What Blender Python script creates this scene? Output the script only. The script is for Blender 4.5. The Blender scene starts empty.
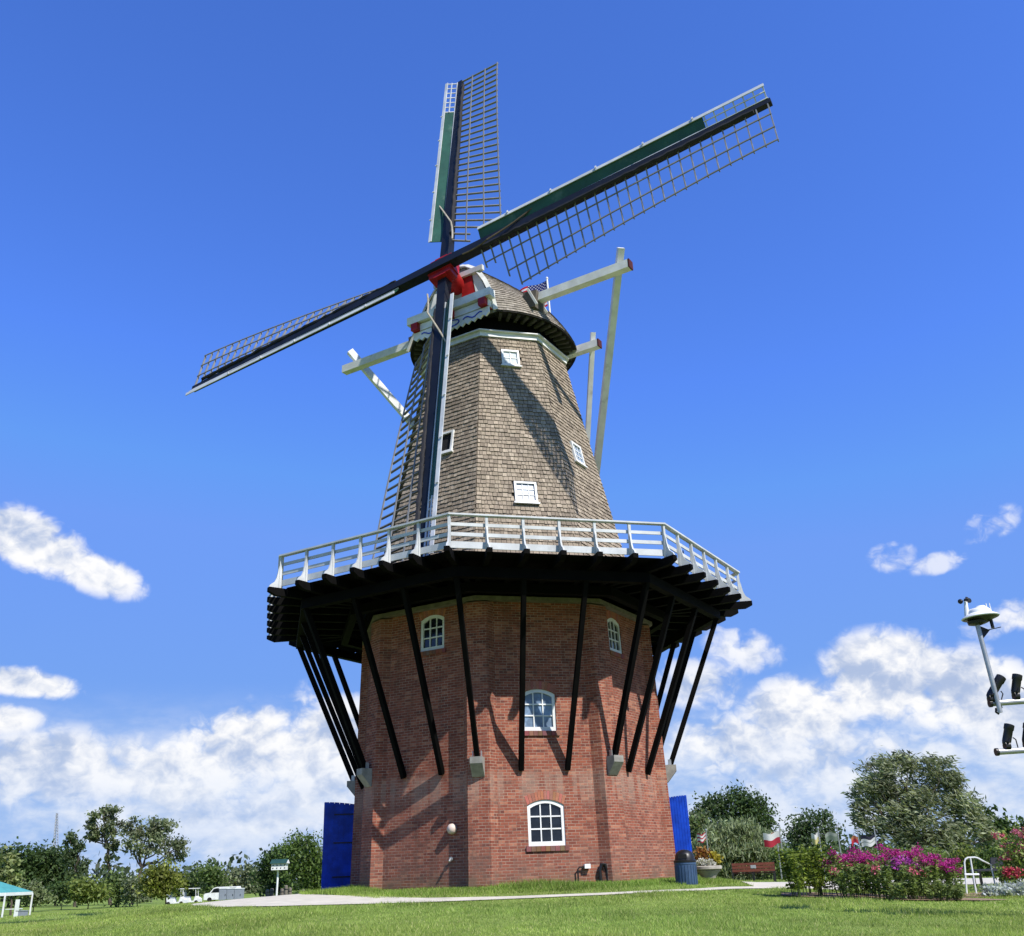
import bpy, math, random
import numpy as np
from mathutils import Vector, Matrix

scene = bpy.context.scene
COL = scene.collection
R = math.radians

# ------------------------------------------------------------------ camera, world, sun, exposure
EYE = 1.6
PITCH, ROLL, FPX, W, H = R(22.429), R(-2.06), 977.5, 1024, 936
_f = Vector((0, math.cos(PITCH), math.sin(PITCH)))
_u0 = Vector((0, -math.sin(PITCH), math.cos(PITCH)))
_x = Vector((1, 0, 0))
_r = math.cos(ROLL) * _x + math.sin(ROLL) * _u0
_u = -math.sin(ROLL) * _x + math.cos(ROLL) * _u0
cam_data = bpy.data.cameras.new('camera')
cam = bpy.data.objects.new('camera', cam_data)
COL.objects.link(cam)
cam.matrix_world = Matrix(((_r.x, _u.x, -_f.x, 0), (_r.y, _u.y, -_f.y, 0), (_r.z, _u.z, -_f.z, EYE), (0, 0, 0, 1)))
cam_data.sensor_fit = 'HORIZONTAL'
cam_data.sensor_width = 36
cam_data.lens = FPX / W * 36
cam_data.clip_start = 0.1
cam_data.clip_end = 6000
scene.camera = cam

SUN_AZ, SUN_EL = R(44), R(46)          # azimuth measured from straight behind the camera towards the right
sun_dir = Vector((math.sin(SUN_AZ) * math.cos(SUN_EL), -math.cos(SUN_AZ) * math.cos(SUN_EL), math.sin(SUN_EL)))
sd = bpy.data.lights.new('sun', 'SUN')
sd.energy = 4.9
sd.angle = R(0.5)
sd.color = (1, 0.95, 0.88)
sun = bpy.data.objects.new('sun', sd)
COL.objects.link(sun)
sun.rotation_euler = sun_dir.to_track_quat('Z', 'Y').to_euler()

scene.view_settings.view_transform = 'Standard'
scene.view_settings.look = 'None'
scene.view_settings.gamma = 1
scene.view_settings.use_curve_mapping = False
scene.view_settings.exposure = 0.4
scene.render.engine = 'CYCLES'
scene.cycles.max_bounces = 6
scene.cycles.transparent_max_bounces = 8

world = bpy.data.worlds.new('World')
scene.world = world
world.use_nodes = True
wt = world.node_tree
SKY_STRENGTH = 0.085


class NG:
    """small helper for building node graphs"""
    def __init__(s, tree):
        s.t = tree

    def n(s, typ, **kw):
        nd = s.t.nodes.new(typ)
        for k, v in kw.items():
            setattr(nd, k, v)
        return nd

    def put(s, sock, v):
        if isinstance(v, bpy.types.NodeSocket):
            s.t.links.new(v, sock)
        elif v is not None:
            if sock.type == 'RGBA' and len(v) == 3:
                v = (*v, 1)
            sock.default_value = v

    def m(s, op, a, b=None, c=None, clamp=False):
        nd = s.n('ShaderNodeMath', operation=op, use_clamp=clamp)
        for i, v in enumerate((a, b, c)):
            if v is not None:
                s.put(nd.inputs[i], v)
        return nd.outputs[0]

    def vec(s, x, y, z):
        nd = s.n('ShaderNodeCombineXYZ')
        for i, v in enumerate((x, y, z)):
            s.put(nd.inputs[i], v)
        return nd.outputs[0]

    def vm(s, op, a, b=None, scale=None):
        nd = s.n('ShaderNodeVectorMath', operation=op)
        s.put(nd.inputs[0], a)
        if b is not None:
            s.put(nd.inputs[1], b)
        if scale is not None:
            s.put(nd.inputs['Scale'], scale)
        return nd.outputs[0]

    def noise(s, vec, scale, detail=4, rough=0.5, dist=0.0, lac=2.0):
        nd = s.n('ShaderNodeTexNoise')
        s.put(nd.inputs['Vector'], vec)
        nd.inputs['Scale'].default_value = scale
        nd.inputs['Detail'].default_value = detail
        nd.inputs['Roughness'].default_value = rough
        nd.inputs['Distortion'].default_value = dist
        nd.inputs['Lacunarity'].default_value = lac
        return nd.outputs['Fac']

    def vor(s, vec, scale, detail=0, feature='F1'):
        nd = s.n('ShaderNodeTexVoronoi', feature=feature)
        s.put(nd.inputs['Vector'], vec)
        nd.inputs['Scale'].default_value = scale
        if 'Detail' in nd.inputs:
            nd.inputs['Detail'].default_value = detail
        return nd.outputs['Distance']

    def ss(s, v, a, b):
        nd = s.n('ShaderNodeMapRange', interpolation_type='SMOOTHSTEP')
        s.put(nd.inputs['Value'], v)
        nd.inputs['From Min'].default_value = a
        nd.inputs['From Max'].default_value = b
        return nd.outputs[0]

    def mix(s, fac, a, b, blend='MIX'):
        nd = s.n('ShaderNodeMix', data_type='RGBA', blend_type=blend)
        s.put(nd.inputs['Factor'], fac)
        s.put(nd.inputs[6], a)
        s.put(nd.inputs[7], b)
        return nd.outputs[2]


g = NG(wt)
for nd in list(wt.nodes):
    wt.nodes.remove(nd)
wout = g.n('ShaderNodeOutputWorld')
bg = g.n('ShaderNodeBackground')
wt.links.new(bg.outputs[0], wout.inputs[0])
bg.inputs['Strength'].default_value = SKY_STRENGTH
sky = g.n('ShaderNodeTexSky', sky_type='NISHITA')
sky.sun_disc = False
sky.sun_elevation = SUN_EL
sky.sun_rotation = math.pi - SUN_AZ
sky.air_density = 1.0
sky.dust_density = 0.25
sky.ozone_density = 2.2
sky.altitude = 200
hsv = g.n('ShaderNodeHueSaturation')
hsv.inputs['Saturation'].default_value = 1.12
hsv.inputs['Value'].default_value = 1.0
wt.links.new(sky.outputs[0], hsv.inputs['Color'])
skycol = g.vm('MULTIPLY', hsv.outputs[0], (1.10, 1.44, 2.5))
tc = g.n('ShaderNodeTexCoord')
sep = g.n('ShaderNodeSeparateXYZ')
wt.links.new(g.vm('NORMALIZE', tc.outputs['Generated']), sep.inputs[0])
DX, DY, DZ = sep.outputs
AZ = g.m('MULTIPLY', g.m('ARCTAN2', DX, DY), 180 / math.pi)
EL = g.m('MULTIPLY', g.m('ARCSINE', DZ), 180 / math.pi)
# cloud masses: azimuth, elevation, half width, half height, tilt (degrees), weight
CLOUDS = [
    (-27.6, 17.1, 3.6, 1.5, -16, 0.95), (-24.4, 15.9, 3.1, 1.05, -16, 0.8), (-26.8, 9.9, 2.9, 0.75, -6, 0.8), (-27.5, 8.0, 1.8, .7, 0, 0.6),
    (-15.2, 6.8, 4.6, 2.2, 0, 0.75), (-19.5, 5.4, 5.0, 1.9, 0, 0.7), (-25.2, 5.6, 4.5, 1.9, 0, 0.7), (-11.0, 6.6, 3.4, 3.2, 0, 0.8), (-16, 3.0, 9, 1.6, 0, 0.45),
    (20.4, 9.1, 3.6, 2.5, 0, 1.15), (23.9, 7.9, 3.6, 2.2, 0, 1.05), (15.6, 7.6, 3.2, 1.9, 0, 0.85), (27, 6.0, 3.5, 1.8, 0, 0.7), (11.6, 6.0, 3.2, 1.7, 0, 0.7), (17, 4.6, 6, 1.8, 0, 0.5), (18, 2.2, 9, 1.4, 0, .35),
    (12.9, 11.2, 1.8, 1.0, -20, 0.28), (10.4, 9.4, 2.2, 1.2, -10, 0.4), (27.6, 11.5, 2.6, 0.9, 6, 0.35),
    (21.8, 15.4, .9, .6, 0, 0.02), (24.2, 14.7, 1.1, .40, 5, 0.01), (27.0, 16.2, 1.3, .6, 20, 0.03), (-2, 5.5, 9, 3.4, 0, 0.6),
    (48, 4, 10, 3, 0, .6), (-50, 4, 12, 3, 0, .6),
]
M = None
for (a0, e0, ra, re, tilt, wgt) in CLOUDS:
    t = R(tilt)
    da = g.m('SUBTRACT', AZ, a0)
    de = g.m('SUBTRACT', EL, e0)
    p_ = g.m('ADD', g.m('MULTIPLY', da, math.cos(t) / ra), g.m('MULTIPLY', de, math.sin(t) / ra))
    q_ = g.m('ADD', g.m('MULTIPLY', da, -math.sin(t) / re), g.m('MULTIPLY', de, math.cos(t) / re))
    d2 = g.m('ADD', g.m('MULTIPLY', p_, p_), g.m('MULTIPLY', q_, q_))
    v = g.m('MULTIPLY', g.m('SUBTRACT', 1.0, d2), wgt)
    v = g.m('MAXIMUM', g.m('SUBTRACT', v, g.m('MULTIPLY', g.ss(d2, 1.0, 5.0), 1.0)), -1.6)
    if M is None:
        M = v
    else:
        nd = g.n('ShaderNodeMath', operation='SMOOTH_MAX')
        g.put(nd.inputs[0], M)
        g.put(nd.inputs[1], v)
        nd.inputs[2].default_value = 0.35
        M = nd.outputs[0]


def cloud_noise(oa, oe):
    ca, ce = g.m('ADD', AZ, oa), g.m('MULTIPLY', g.m('ADD', EL, oe), 1.25)
    v = g.vec(ca, ce, 3.7)
    w1 = g.noise(v, 0.7, 2, 0.5)
    w2 = g.noise(g.vm('ADD', v, (31.0, 17.0, 5.0)), 0.7, 2, 0.5)
    v2 = g.vm('ADD', v, g.vec(g.m('MULTIPLY', g.m('SUBTRACT', w1, 0.5), 1.5), g.m('MULTIPLY', g.m('SUBTRACT', w2, 0.5), 1.5), 0))
    n1 = g.noise(v2, 0.26, 8, 0.58)
    bv = g.n('ShaderNodeTexVoronoi', feature='F1', normalize=True)
    g.put(bv.inputs['Vector'], v2)
    bv.inputs['Scale'].default_value = 0.52
    bv.inputs['Detail'].default_value = 3.0
    bv.inputs['Roughness'].default_value = 0.52
    bv.inputs['Lacunarity'].default_value = 2.2
    b1 = bv.outputs['Distance']
    return g.m('SUBTRACT', n1, 0.5), g.m('SUBTRACT', 0.40, b1)


NA, BA = cloud_noise(0, 0)
NB_, BB = cloud_noise(0.6, 0.9)
dens = g.m('ADD', M, g.m('ADD', g.m('MULTIPLY', NA, 2.5), g.m('MULTIPLY', BA, 2.6)))
alpha = g.m('MULTIPLY', g.ss(dens, -0.08, 0.72), g.ss(M, -0.9, 0.55))
alpha = g.m('MULTIPLY', alpha, g.m('ADD', 0.55, g.m('MULTIPLY', g.ss(EL, 1.0, 7.5), 0.45)))
# relief towards the sun: bright crowns, soft blue grey hollows and bases
relief = g.m('ADD', g.m('MULTIPLY', g.m('SUBTRACT', BA, BB), 2.4), g.m('MULTIPLY', g.m('SUBTRACT', NA, NB_), 2.2))
thick = g.m('MULTIPLY', g.ss(dens, 0.2, 1.3), 0.22)
lit = g.ss(g.m('ADD', relief, g.m('SUBTRACT', 0.60, thick)), -0.12, 0.92)
K = 0.76 / SKY_STRENGTH
cl_dark = (0.44 * K, 0.54 * K, 0.76 * K)
cl_lit = (1.04 * K, 1.03 * K, 1.02 * K)
clcol = g.mix(lit, cl_dark, cl_lit)
haze_low = g.ss(EL, 9.0, -1.0)
clcol = g.mix(g.m('MULTIPLY', haze_low, 0.30), clcol, (0.62 * K, 0.76 * K, 0.98 * K))
# thin grey layer between and behind the heaps
vn = g.noise(g.vec(AZ, g.m('MULTIPLY', EL, 2.4), 1.0), 0.22, 8, 0.62)
veil = g.m('MULTIPLY', g.ss(EL, 10.5, 4.0), g.m('ADD', 0.38, g.m('MULTIPLY', g.ss(vn, 0.28, 0.62), 0.54)))
veilcol = g.mix(g.ss(vn, 0.40, 0.70), (0.50 * K, 0.64 * K, 0.90 * K), (0.80 * K, 0.86 * K, 0.97 * K))
skycol = g.vm('MINIMUM', skycol, (0.16 * K, 0.34 * K, 0.92 * K))
skycol = g.mix(g.ss(EL, 20.0, -2.0), skycol, (0.21 * K, 0.42 * K, 0.84 * K))
final = g.mix(veil, skycol, veilcol)
final = g.mix(g.m('MULTIPLY', alpha, 0.97), final, clcol)
wt.links.new(final, bg.inputs['Color'])

# ------------------------------------------------------------------ geometry helpers
WL = {}          # world location of every object (translations only)
MESHCOUNT = [0]


def at(px, py, Y):
    """point at forward distance Y seen in direction px, py: used to read positions off the survey picture"""
    X = px - W / 2
    Yp = py - H / 2
    u = X * math.cos(ROLL) + Yp * math.sin(ROLL)
    v = -X * math.sin(ROLL) + Yp * math.cos(ROLL)
    d = Vector((u / FPX, math.cos(PITCH) + v / FPX * math.sin(PITCH), math.sin(PITCH) - v / FPX * math.cos(PITCH)))
    return Vector((0, 0, EYE)) + d * (Y / d.y)


def mpp(Y, py):
    """metres per pixel at distance Y"""
    return Y / FPX / (math.cos(PITCH) + (py - 468) / FPX * math.sin(PITCH))


class MB:
    def __init__(s):
        s.v = []
        s.f = []
        s.mi = []
        s.c = []
        s.uv = []
        s.cur = 0
        s.col = None

    def face(s, pts, uv=None, col=None):
        i = len(s.v)
        s.v.extend(tuple(p) for p in pts)
        s.f.append(tuple(range(i, i + len(pts))))
        s.mi.append(s.cur)
        s.c.append(col if col is not None else s.col)
        s.uv.append(uv)

    def hexa(s, p, col=None):
        """8 corners: bottom 4 ccw, top 4 ccw"""
        for q in ((3, 2, 1, 0), (4, 5, 6, 7), (0, 1, 5, 4), (1, 2, 6, 5), (2, 3, 7, 6), (3, 0, 4, 7)):
            s.face([p[k] for k in q], col=col)

    def box(s, c, sz, ax=None, col=None):
        c = Vector(c)
        if ax is None:
            ax = (Vector((1, 0, 0)), Vector((0, 1, 0)), Vector((0, 0, 1)))
        a, b, d = ax[0] * (sz[0] / 2), ax[1] * (sz[1] / 2), ax[2] * (sz[2] / 2)
        s.hexa([c - a - b - d, c + a - b - d, c + a + b - d, c - a + b - d, c - a - b + d, c + a - b + d, c + a + b + d, c - a + b + d], col)

    def beam(s, p0, p1, w, h, up=(0, 0, 1), w1=None, h1=None, col=None):
        p0, p1 = Vector(p0), Vector(p1)
        d = (p1 - p0).normalized()
        sd_ = d.cross(Vector(up))
        if sd_.length < 1e-4:
            sd_ = d.cross(Vector((1, 0, 0)))
        sd_.normalize()
        u = sd_.cross(d).normalized()
        w1 = w if w1 is None else w1
        h1 = h if h1 is None else h1
        A = [p0 + sd_ * (i * w / 2) + u * (j * h / 2) for i, j in ((-1, -1), (1, -1), (1, 1), (-1, 1))]
        B = [p1 + sd_ * (i * w1 / 2) + u * (j * h1 / 2) for i, j in ((-1, -1), (1, -1), (1, 1), (-1, 1))]
        s.hexa(A + B, col)

    def tube(s, pts, rad, n=8, caps=True, col=None):
        pts = [Vector(p) for p in pts]
        if not hasattr(rad, '__len__'):
            rad = [rad] * len(pts)
        rings = []
        prev = None
        for i, p in enumerate(pts):
            d = (pts[min(i + 1, len(pts) - 1)] - pts[max(i - 1, 0)]).normalized()
            if prev is None:
                a = d.orthogonal().normalized()
            else:
                a = (prev - d * prev.dot(d))
                a = a.normalized() if a.length > 1e-6 else d.orthogonal().normalized()
            prev = a
            b = d.cross(a)
            rings.append([p + (a * math.cos(t) + b * math.sin(t)) * rad[i] for t in (2 * math.pi * k / n for k in range(n))])
        for i in range(len(rings) - 1):
            for k in range(n):
                s.face([rings[i][k], rings[i][(k + 1) % n], rings[i + 1][(k + 1) % n], rings[i + 1][k]], col=col)
        if caps:
            s.face(rings[0][::-1], col=col)
            s.face(rings[-1], col=col)

    def lathe(s, prof, c, n=24, axis=(0, 0, 1), col=None, cap0=True, cap1=True):
        c = Vector(c)
        ax = Vector(axis).normalized()
        a = ax.orthogonal().normalized()
        b = ax.cross(a)
        rings = [[c + ax * z + (a * math.cos(t) + b * math.sin(t)) * r for t in (2 * math.pi * k / n for k in range(n))] for r, z in prof]
        for i in range(len(rings) - 1):
            for k in range(n):
                s.face([rings[i][k], rings[i][(k + 1) % n], rings[i + 1][(k + 1) % n], rings[i + 1][k]], col=col)
        if cap0:
            s.face(rings[0][::-1], col=col)
        if cap1:
            s.face(rings[-1], col=col)

    def prism(s, poly, d, col=None):
        """planar polygon (list of points) extruded by vector d"""
        d = Vector(d)
        P = [Vector(p) for p in poly]
        Q = [p + d for p in P]
        s.face(P[::-1], col=col)
        s.face(Q, col=col)
        for i in range(len(P)):
            j = (i + 1) % len(P)
            s.face([P[i], P[j], Q[j], Q[i]], col=col)

    def build(s, name, mats, parent=None, origin=None, smooth=False, merge=False):
        if not isinstance(mats, (list, tuple)):
            mats = [mats]
        base = Vector(WL[parent.name]) if parent is not None else Vector((0, 0, 0))
        if origin is None:
            origin = base if parent is not None else Vector((0, 0, 0))
        origin = Vector(origin)
        me = bpy.data.meshes.new(name)
        ov = np.array(s.v, dtype=float) - np.array(origin)
        me.from_pydata(ov.tolist(), [], s.f)
        for m in mats:
            me.materials.append(m)
        me.polygons.foreach_set('material_index', s.mi)
        if any(u is not None for u in s.uv):
            ul = me.uv_layers.new(name='UVMap')
            flat = []
            for f, u in zip(s.f, s.uv):
                for k in range(len(f)):
                    flat.extend(u[k] if u is not None else (0, 0))
            ul.data.foreach_set('uv', flat)
        if any(c is not None for c in s.c):
            ca = me.color_attributes.new('Col', 'FLOAT_COLOR', 'CORNER')
            flat = []
            for f, c in zip(s.f, s.c):
                c = c if c is not None else (1, 1, 1)
                for k in range(len(f)):
                    flat.extend((c[0], c[1], c[2], 1))
            ca.data.foreach_set('color', flat)
        if smooth or merge:
            import bmesh
            bm = bmesh.new()
            bm.from_mesh(me)
            bmesh.ops.remove_doubles(bm, verts=bm.verts, dist=1e-4)
            bm.to_mesh(me)
            bm.free()
            if smooth:
                me.polygons.foreach_set('use_smooth', [True] * len(me.polygons))
                me.set_sharp_from_angle(angle=R(38))
        me.update()
        o = bpy.data.objects.new(name, me)
        COL.objects.link(o)
        WL[o.name] = origin
        if parent is not None:
            o.parent = parent
            o.location = origin - base
        else:
            o.location = origin
        return o


def fast_mesh(name, V, F, mat, parent=None, origin=(0, 0, 0), cols=None):
    """numpy mesh of equal-sided faces, one colour per face"""
    me = bpy.data.meshes.new(name)
    V = np.asarray(V, float) - np.array(origin, float)
    n, k = F.shape
    me.vertices.add(len(V))
    me.vertices.foreach_set('co', V.ravel())
    me.loops.add(n * k)
    me.loops.foreach_set('vertex_index', F.ravel().astype(np.int32))
    me.polygons.add(n)
    me.polygons.foreach_set('loop_start', np.arange(0, n * k, k, dtype=np.int32))
    me.polygons.foreach_set('loop_total', np.full(n, k, dtype=np.int32))
    me.update(calc_edges=True)
    if cols is not None:
        ca = me.color_attributes.new('Col', 'FLOAT_COLOR', 'CORNER')
        c4 = np.concatenate([cols, np.ones((n, 1))], 1)
        ca.data.foreach_set('color', np.repeat(c4, k, axis=0).ravel())
    me.materials.append(mat)
    o = bpy.data.objects.new(name, me)
    COL.objects.link(o)
    WL[o.name] = Vector(origin)
    if parent is not None:
        o.parent = parent
        o.location = Vector(origin) - Vector(WL[parent.name])
    else:
        o.location = Vector(origin)
    return o


def tag(o, label=None, cat=None, group=None, kind=None):
    if label:
        o['label'] = label
    if cat:
        o['category'] = cat
    if group:
        o['group'] = group
    if kind:
        o['kind'] = kind
    return o


def thing(name, label, cat, loc, group=None):
    o = bpy.data.objects.new(name, None)
    COL.objects.link(o)
    o.location = Vector(loc)
    o.empty_display_size = 0.2
    WL[o.name] = Vector(loc)
    return tag(o, label, cat, group)


def copy_tree(o, parent=None):
    c = o.copy()
    COL.objects.link(c)
    WL[c.name] = Vector(WL[o.name])
    if parent is not None:
        c.parent = parent
    for ch in list(o.children):
        copy_tree(ch, c)
    return c


# ------------------------------------------------------------------ materials
def new_mat(name):
    m = bpy.data.materials.new(name)
    m.use_nodes = True
    t = m.node_tree
    for nd in list(t.nodes):
        t.nodes.remove(nd)
    gg = NG(t)
    out = gg.n('ShaderNodeOutputMaterial')
    return m, gg, out


def principled(gg, out, col, rough=0.6, metal=0.0, spec=0.3, normal=None):
    b = gg.n('ShaderNodeBsdfPrincipled')
    gg.put(b.inputs['Base Color'], col)
    gg.put(b.inputs['Roughness'], rough)
    b.inputs['Metallic'].default_value = metal
    b.inputs['Specular IOR Level'].default_value = spec
    if normal is not None:
        gg.put(b.inputs['Normal'], normal)
    gg.t.links.new(b.outputs[0], out.inputs[0])
    return b


def bump(gg, h, strength=0.3, dist=0.02):
    b = gg.n('ShaderNodeBump')
    b.inputs['Strength'].default_value = strength
    b.inputs['Distance'].default_value = dist
    gg.put(b.inputs['Height'], h)
    return b.outputs[0]


def plain(name, col, rough=0.6, metal=0.0, var=0.25, scale=3.0, spec=0.3, dirt=None, bumpy=0.0):
    m, gg, out = new_mat(name)
    tcn = gg.n('ShaderNodeTexCoord').outputs['Object']
    n1 = gg.noise(tcn, scale, 6, 0.6)
    n2 = gg.noise(tcn, scale * 9, 3, 0.6)
    dark = tuple(c * (1 - var) for c in col)
    lite = tuple(min(1, c * (1 + var * 0.5)) for c in col)
    c = gg.mix(gg.ss(n1, 0.3, 0.7), dark, lite)
    c = gg.mix(gg.m('MULTIPLY', gg.ss(n2, 0.55, 0.75), 0.35), c, dark)
    if dirt:
        c = gg.mix(gg.m('MULTIPLY', gg.ss(gg.noise(tcn, scale * 0.7, 5, 0.7), 0.55, 0.72), 0.6), c, dirt)
    rr = gg.m('ADD', rough - 0.08, gg.m('MULTIPLY', n2, 0.16))
    principled(gg, out, c, rr, metal, spec, bump(gg, n2, bumpy, 0.01) if bumpy else None)
    return m


def mat_brick():
    m, gg, out = new_mat('red_brick')
    uv = gg.n('ShaderNodeUVMap').outputs[0]
    wob = gg.noise(uv, 7.0, 2, 0.5)
    uvw = gg.vm('ADD', uv, gg.vec(0, gg.m('MULTIPLY', gg.m('SUBTRACT', wob, 0.5), 0.012), 0))
    BW, RH = 0.215, 0.074
    br = gg.n('ShaderNodeTexBrick')
    gg.put(br.inputs['Vector'], uvw)
    br.inputs['Scale'].default_value = 1
    br.inputs['Brick Width'].default_value = BW
    br.inputs['Row Height'].default_value = RH
    br.inputs['Mortar Size'].default_value = 0.0075
    br.inputs['Mortar Smooth'].default_value = 0.3
    br.inputs['Bias'].default_value = -0.1
    br.inputs['Color1'].default_value = (0.285, 0.090, 0.056, 1)
    br.inputs['Color2'].default_value = (0.165, 0.048, 0.034, 1)
    br.inputs['Mortar'].default_value = (0.39, 0.285, 0.22, 1)
    c = br.outputs['Color']
    sp = gg.n('ShaderNodeSeparateXYZ')
    gg.put(sp.inputs[0], uvw)
    u, z = sp.outputs[0], sp.outputs[1]
    row = gg.m('FLOOR', gg.m('DIVIDE', z, RH))
    half = gg.m('MULTIPLY', gg.m('MODULO', row, 2.0), 0.5)
    colid = gg.m('FLOOR', gg.m('ADD', gg.m('DIVIDE', u, BW), half))
    wn = gg.n('ShaderNodeTexWhiteNoise', noise_dimensions='2D')
    gg.put(wn.inputs['Vector'], gg.vec(colid, row, 0))
    r = wn.outputs['Value']
    notm = gg.m('SUBTRACT', 1.0, br.outputs['Fac'])
    # burnt, plum and pale odd bricks
    c = gg.mix(gg.m('MULTIPLY', gg.m('GREATER_THAN', r, 0.94), gg.m('MULTIPLY', notm, 0.5)), c, (0.075, 0.036, 0.035))
    c = gg.mix(gg.m('MULTIPLY', gg.m('LESS_THAN', r, 0.10), gg.m('MULTIPLY', notm, 0.7)), c, (0.40, 0.17, 0.105))
    n1 = gg.noise(uv, 0.5, 5, 0.62)
    n2 = gg.noise(uv, 2.3, 6, 0.68)
    st = gg.noise(gg.vm('MULTIPLY', uv, (2.6, 0.22, 1.0)), 1.0, 5, 0.6)
    # dirt caught in some joints
    c = gg.mix(gg.m('MULTIPLY', br.outputs['Fac'], gg.m('MULTIPLY', gg.ss(n2, 0.38, 0.62), 0.75)), c, (0.20, 0.125, 0.095))
    # grey soot patches, vertical rain streaks
    c = gg.mix(gg.m('MULTIPLY', gg.ss(n2, 0.52, 0.74), 0.45), c, (0.10, 0.055, 0.045))
    c = gg.mix(gg.m('MULTIPLY', gg.ss(st, 0.50, 0.68), 0.36), c, (0.115, 0.055, 0.042))
    # pale lime bloom: in clouds, and washed down below the strut feet
    c = gg.mix(gg.m('MULTIPLY', gg.ss(n1, 0.54, 0.72), 0.30), c, (0.30, 0.165, 0.12))
    band = gg.m('MULTIPLY', gg.ss(z, 4.25, 3.95), gg.ss(z, 2.9, 3.75))
    c = gg.mix(gg.m('MULTIPLY', gg.m('MULTIPLY', band, gg.ss(st, 0.40, 0.58)), 0.42), c, (0.37, 0.27, 0.21))
    low = gg.m('MULTIPLY', gg.ss(z, 3.0, 1.3), gg.ss(n2, 0.36, 0.60))
    c = gg.mix(gg.m('MULTIPLY', low, 0.38), c, (0.22, 0.155, 0.12))
    c = gg.mix(gg.m('MULTIPLY', gg.ss(z, 1.75, 1.2), gg.m('MULTIPLY', gg.ss(n1, 0.35, 0.6), 0.5)), c, (0.12, 0.105, 0.06))
    h = gg.m('ADD', notm, gg.m('MULTIPLY', gg.noise(uv, 60, 3, 0.6), 0.4))
    h = gg.m('ADD', h, gg.m('MULTIPLY', r, 0.25))
    principled(gg, out, c, 0.9, 0, 0.12, bump(gg, h, 0.6, 0.012))
    return m


def mat_attr(name, rough=0.8, spec=0.15, scale=8.0, var=0.3, transl=0.0, streak=False):
    m, gg, out = new_mat(name)
    at_ = gg.n('ShaderNodeAttribute', attribute_name='Col')
    tcn = gg.n('ShaderNodeTexCoord').outputs['Object']
    if streak:
        tcn2 = gg.vm('MULTIPLY', tcn, (1, 1, 0.12))
        n1 = gg.noise(tcn2, 26, 4, 0.6)
        n0 = gg.noise(tcn, 0.9, 4, 0.6)
        c = gg.mix(gg.ss(n1, 0.35, 0.75), at_.outputs['Color'], gg.vm('SCALE', at_.outputs['Color'], scale=1 - var))
        c = gg.mix(gg.m('MULTIPLY', gg.ss(n0, 0.5, 0.7), 0.35), c, (0.10, 0.085, 0.07))
        nrm = bump(gg, n1, 0.3, 0.01)
    else:
        n1 = gg.noise(tcn, scale, 3, 0.5)
        c = gg.mix(n1, gg.vm('SCALE', at_.outputs['Color'], scale=1 - var), gg.vm('SCALE', at_.outputs['Color'], scale=1 + var))
        nrm = None
    b = principled(gg, out, c, rough, 0, spec, nrm)
    if transl:
        tr = gg.n('ShaderNodeBsdfTranslucent')
        gg.put(tr.inputs[0], gg.vm('MULTIPLY', c, (1.15, 1.2, 0.7)))
        mx = gg.n('ShaderNodeMixShader')
        mx.inputs[0].default_value = transl
        gg.t.links.new(b.outputs[0], mx.inputs[1])
        gg.t.links.new(tr.outputs[0], mx.inputs[2])
        gg.t.links.new(mx.outputs[0], out.inputs[0])
    return m


BRICK = mat_brick()
SHINGLE = mat_attr('weathered_cedar_shingle', 0.85, 0.15, var=0.3, streak=True)
LEAF = mat_attr('leaf', 0.55, 0.25, scale=2.0, var=0.12, transl=0.38)
GRASS = mat_attr('grass_blade', 0.6, 0.2, scale=0.7, var=0.25, transl=0.3)
PETAL = mat_attr('petal', 0.7, 0.1, scale=5.0, var=0.15, transl=0.25)
WHITE = plain('white_paint', (0.72, 0.73, 0.72), 0.5, var=0.14, scale=2.2, dirt=(0.36, 0.36, 0.33))
GREYWHITE = plain('weathered_white_paint', (0.60, 0.61, 0.58), 0.55, var=0.16, scale=2.0, dirt=(0.38, 0.38, 0.35))
RAILW = plain('greyed_white_railing_paint', (0.53, 0.55, 0.565), 0.55, var=0.18, scale=1.6, dirt=(0.36, 0.37, 0.37))
BLACK = plain('black_tar', (0.0032, 0.003, 0.003), 0.75, var=0.4, scale=2.5, spec=0.06)
STOCK = plain('blue_black_paint', (0.006, 0.008, 0.012), 0.5, var=0.35, scale=2.0)
GREEN = plain('green_paint', (0.018, 0.078, 0.05), 0.5, var=0.25, scale=1.5, dirt=(0.09, 0.16, 0.12))
RED = plain('red_paint', (0.33, 0.012, 0.012), 0.45, var=0.3, scale=3)
BLUE = plain('blue_paint', (0.006, 0.06, 0.52), 0.45, var=0.4, scale=2.2, dirt=(0.02, 0.05, 0.30))
LATH = plain('grey_white_lath', (0.19, 0.195, 0.20), 0.6, var=0.2, scale=3)
SAILCLOTH = plain('furled_dark_canvas', (0.02, 0.02, 0.024), 0.8, var=0.3, scale=3)
ROPE = plain('rope', (0.38, 0.34, 0.27), 0.9, var=0.25, scale=8)
DKROPE = plain('dark_rope', (0.10, 0.075, 0.05), 0.9, var=0.25, scale=8)
STONE = plain('pale_stone', (0.36, 0.34, 0.29), 0.85, var=0.22, scale=5, dirt=(0.25, 0.23, 0.19))
GREYSTONE = plain('grey_stone', (0.27, 0.26, 0.235), 0.85, var=0.25, scale=5)
METAL = plain('galvanised_steel', (0.42, 0.43, 0.44), 0.4, metal=0.6, var=0.2, scale=5)
BLKMETAL = plain('black_metal', (0.012, 0.012, 0.013), 0.4, var=0.3, scale=5, spec=0.4)
CANBLUE = plain('slate_blue_steel', (0.045, 0.085, 0.16), 0.45, var=0.2, scale=4, bumpy=0.1)
REDWOOD = plain('red_brown_wood', (0.13, 0.035, 0.022), 0.6, var=0.3, scale=4)
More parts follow.
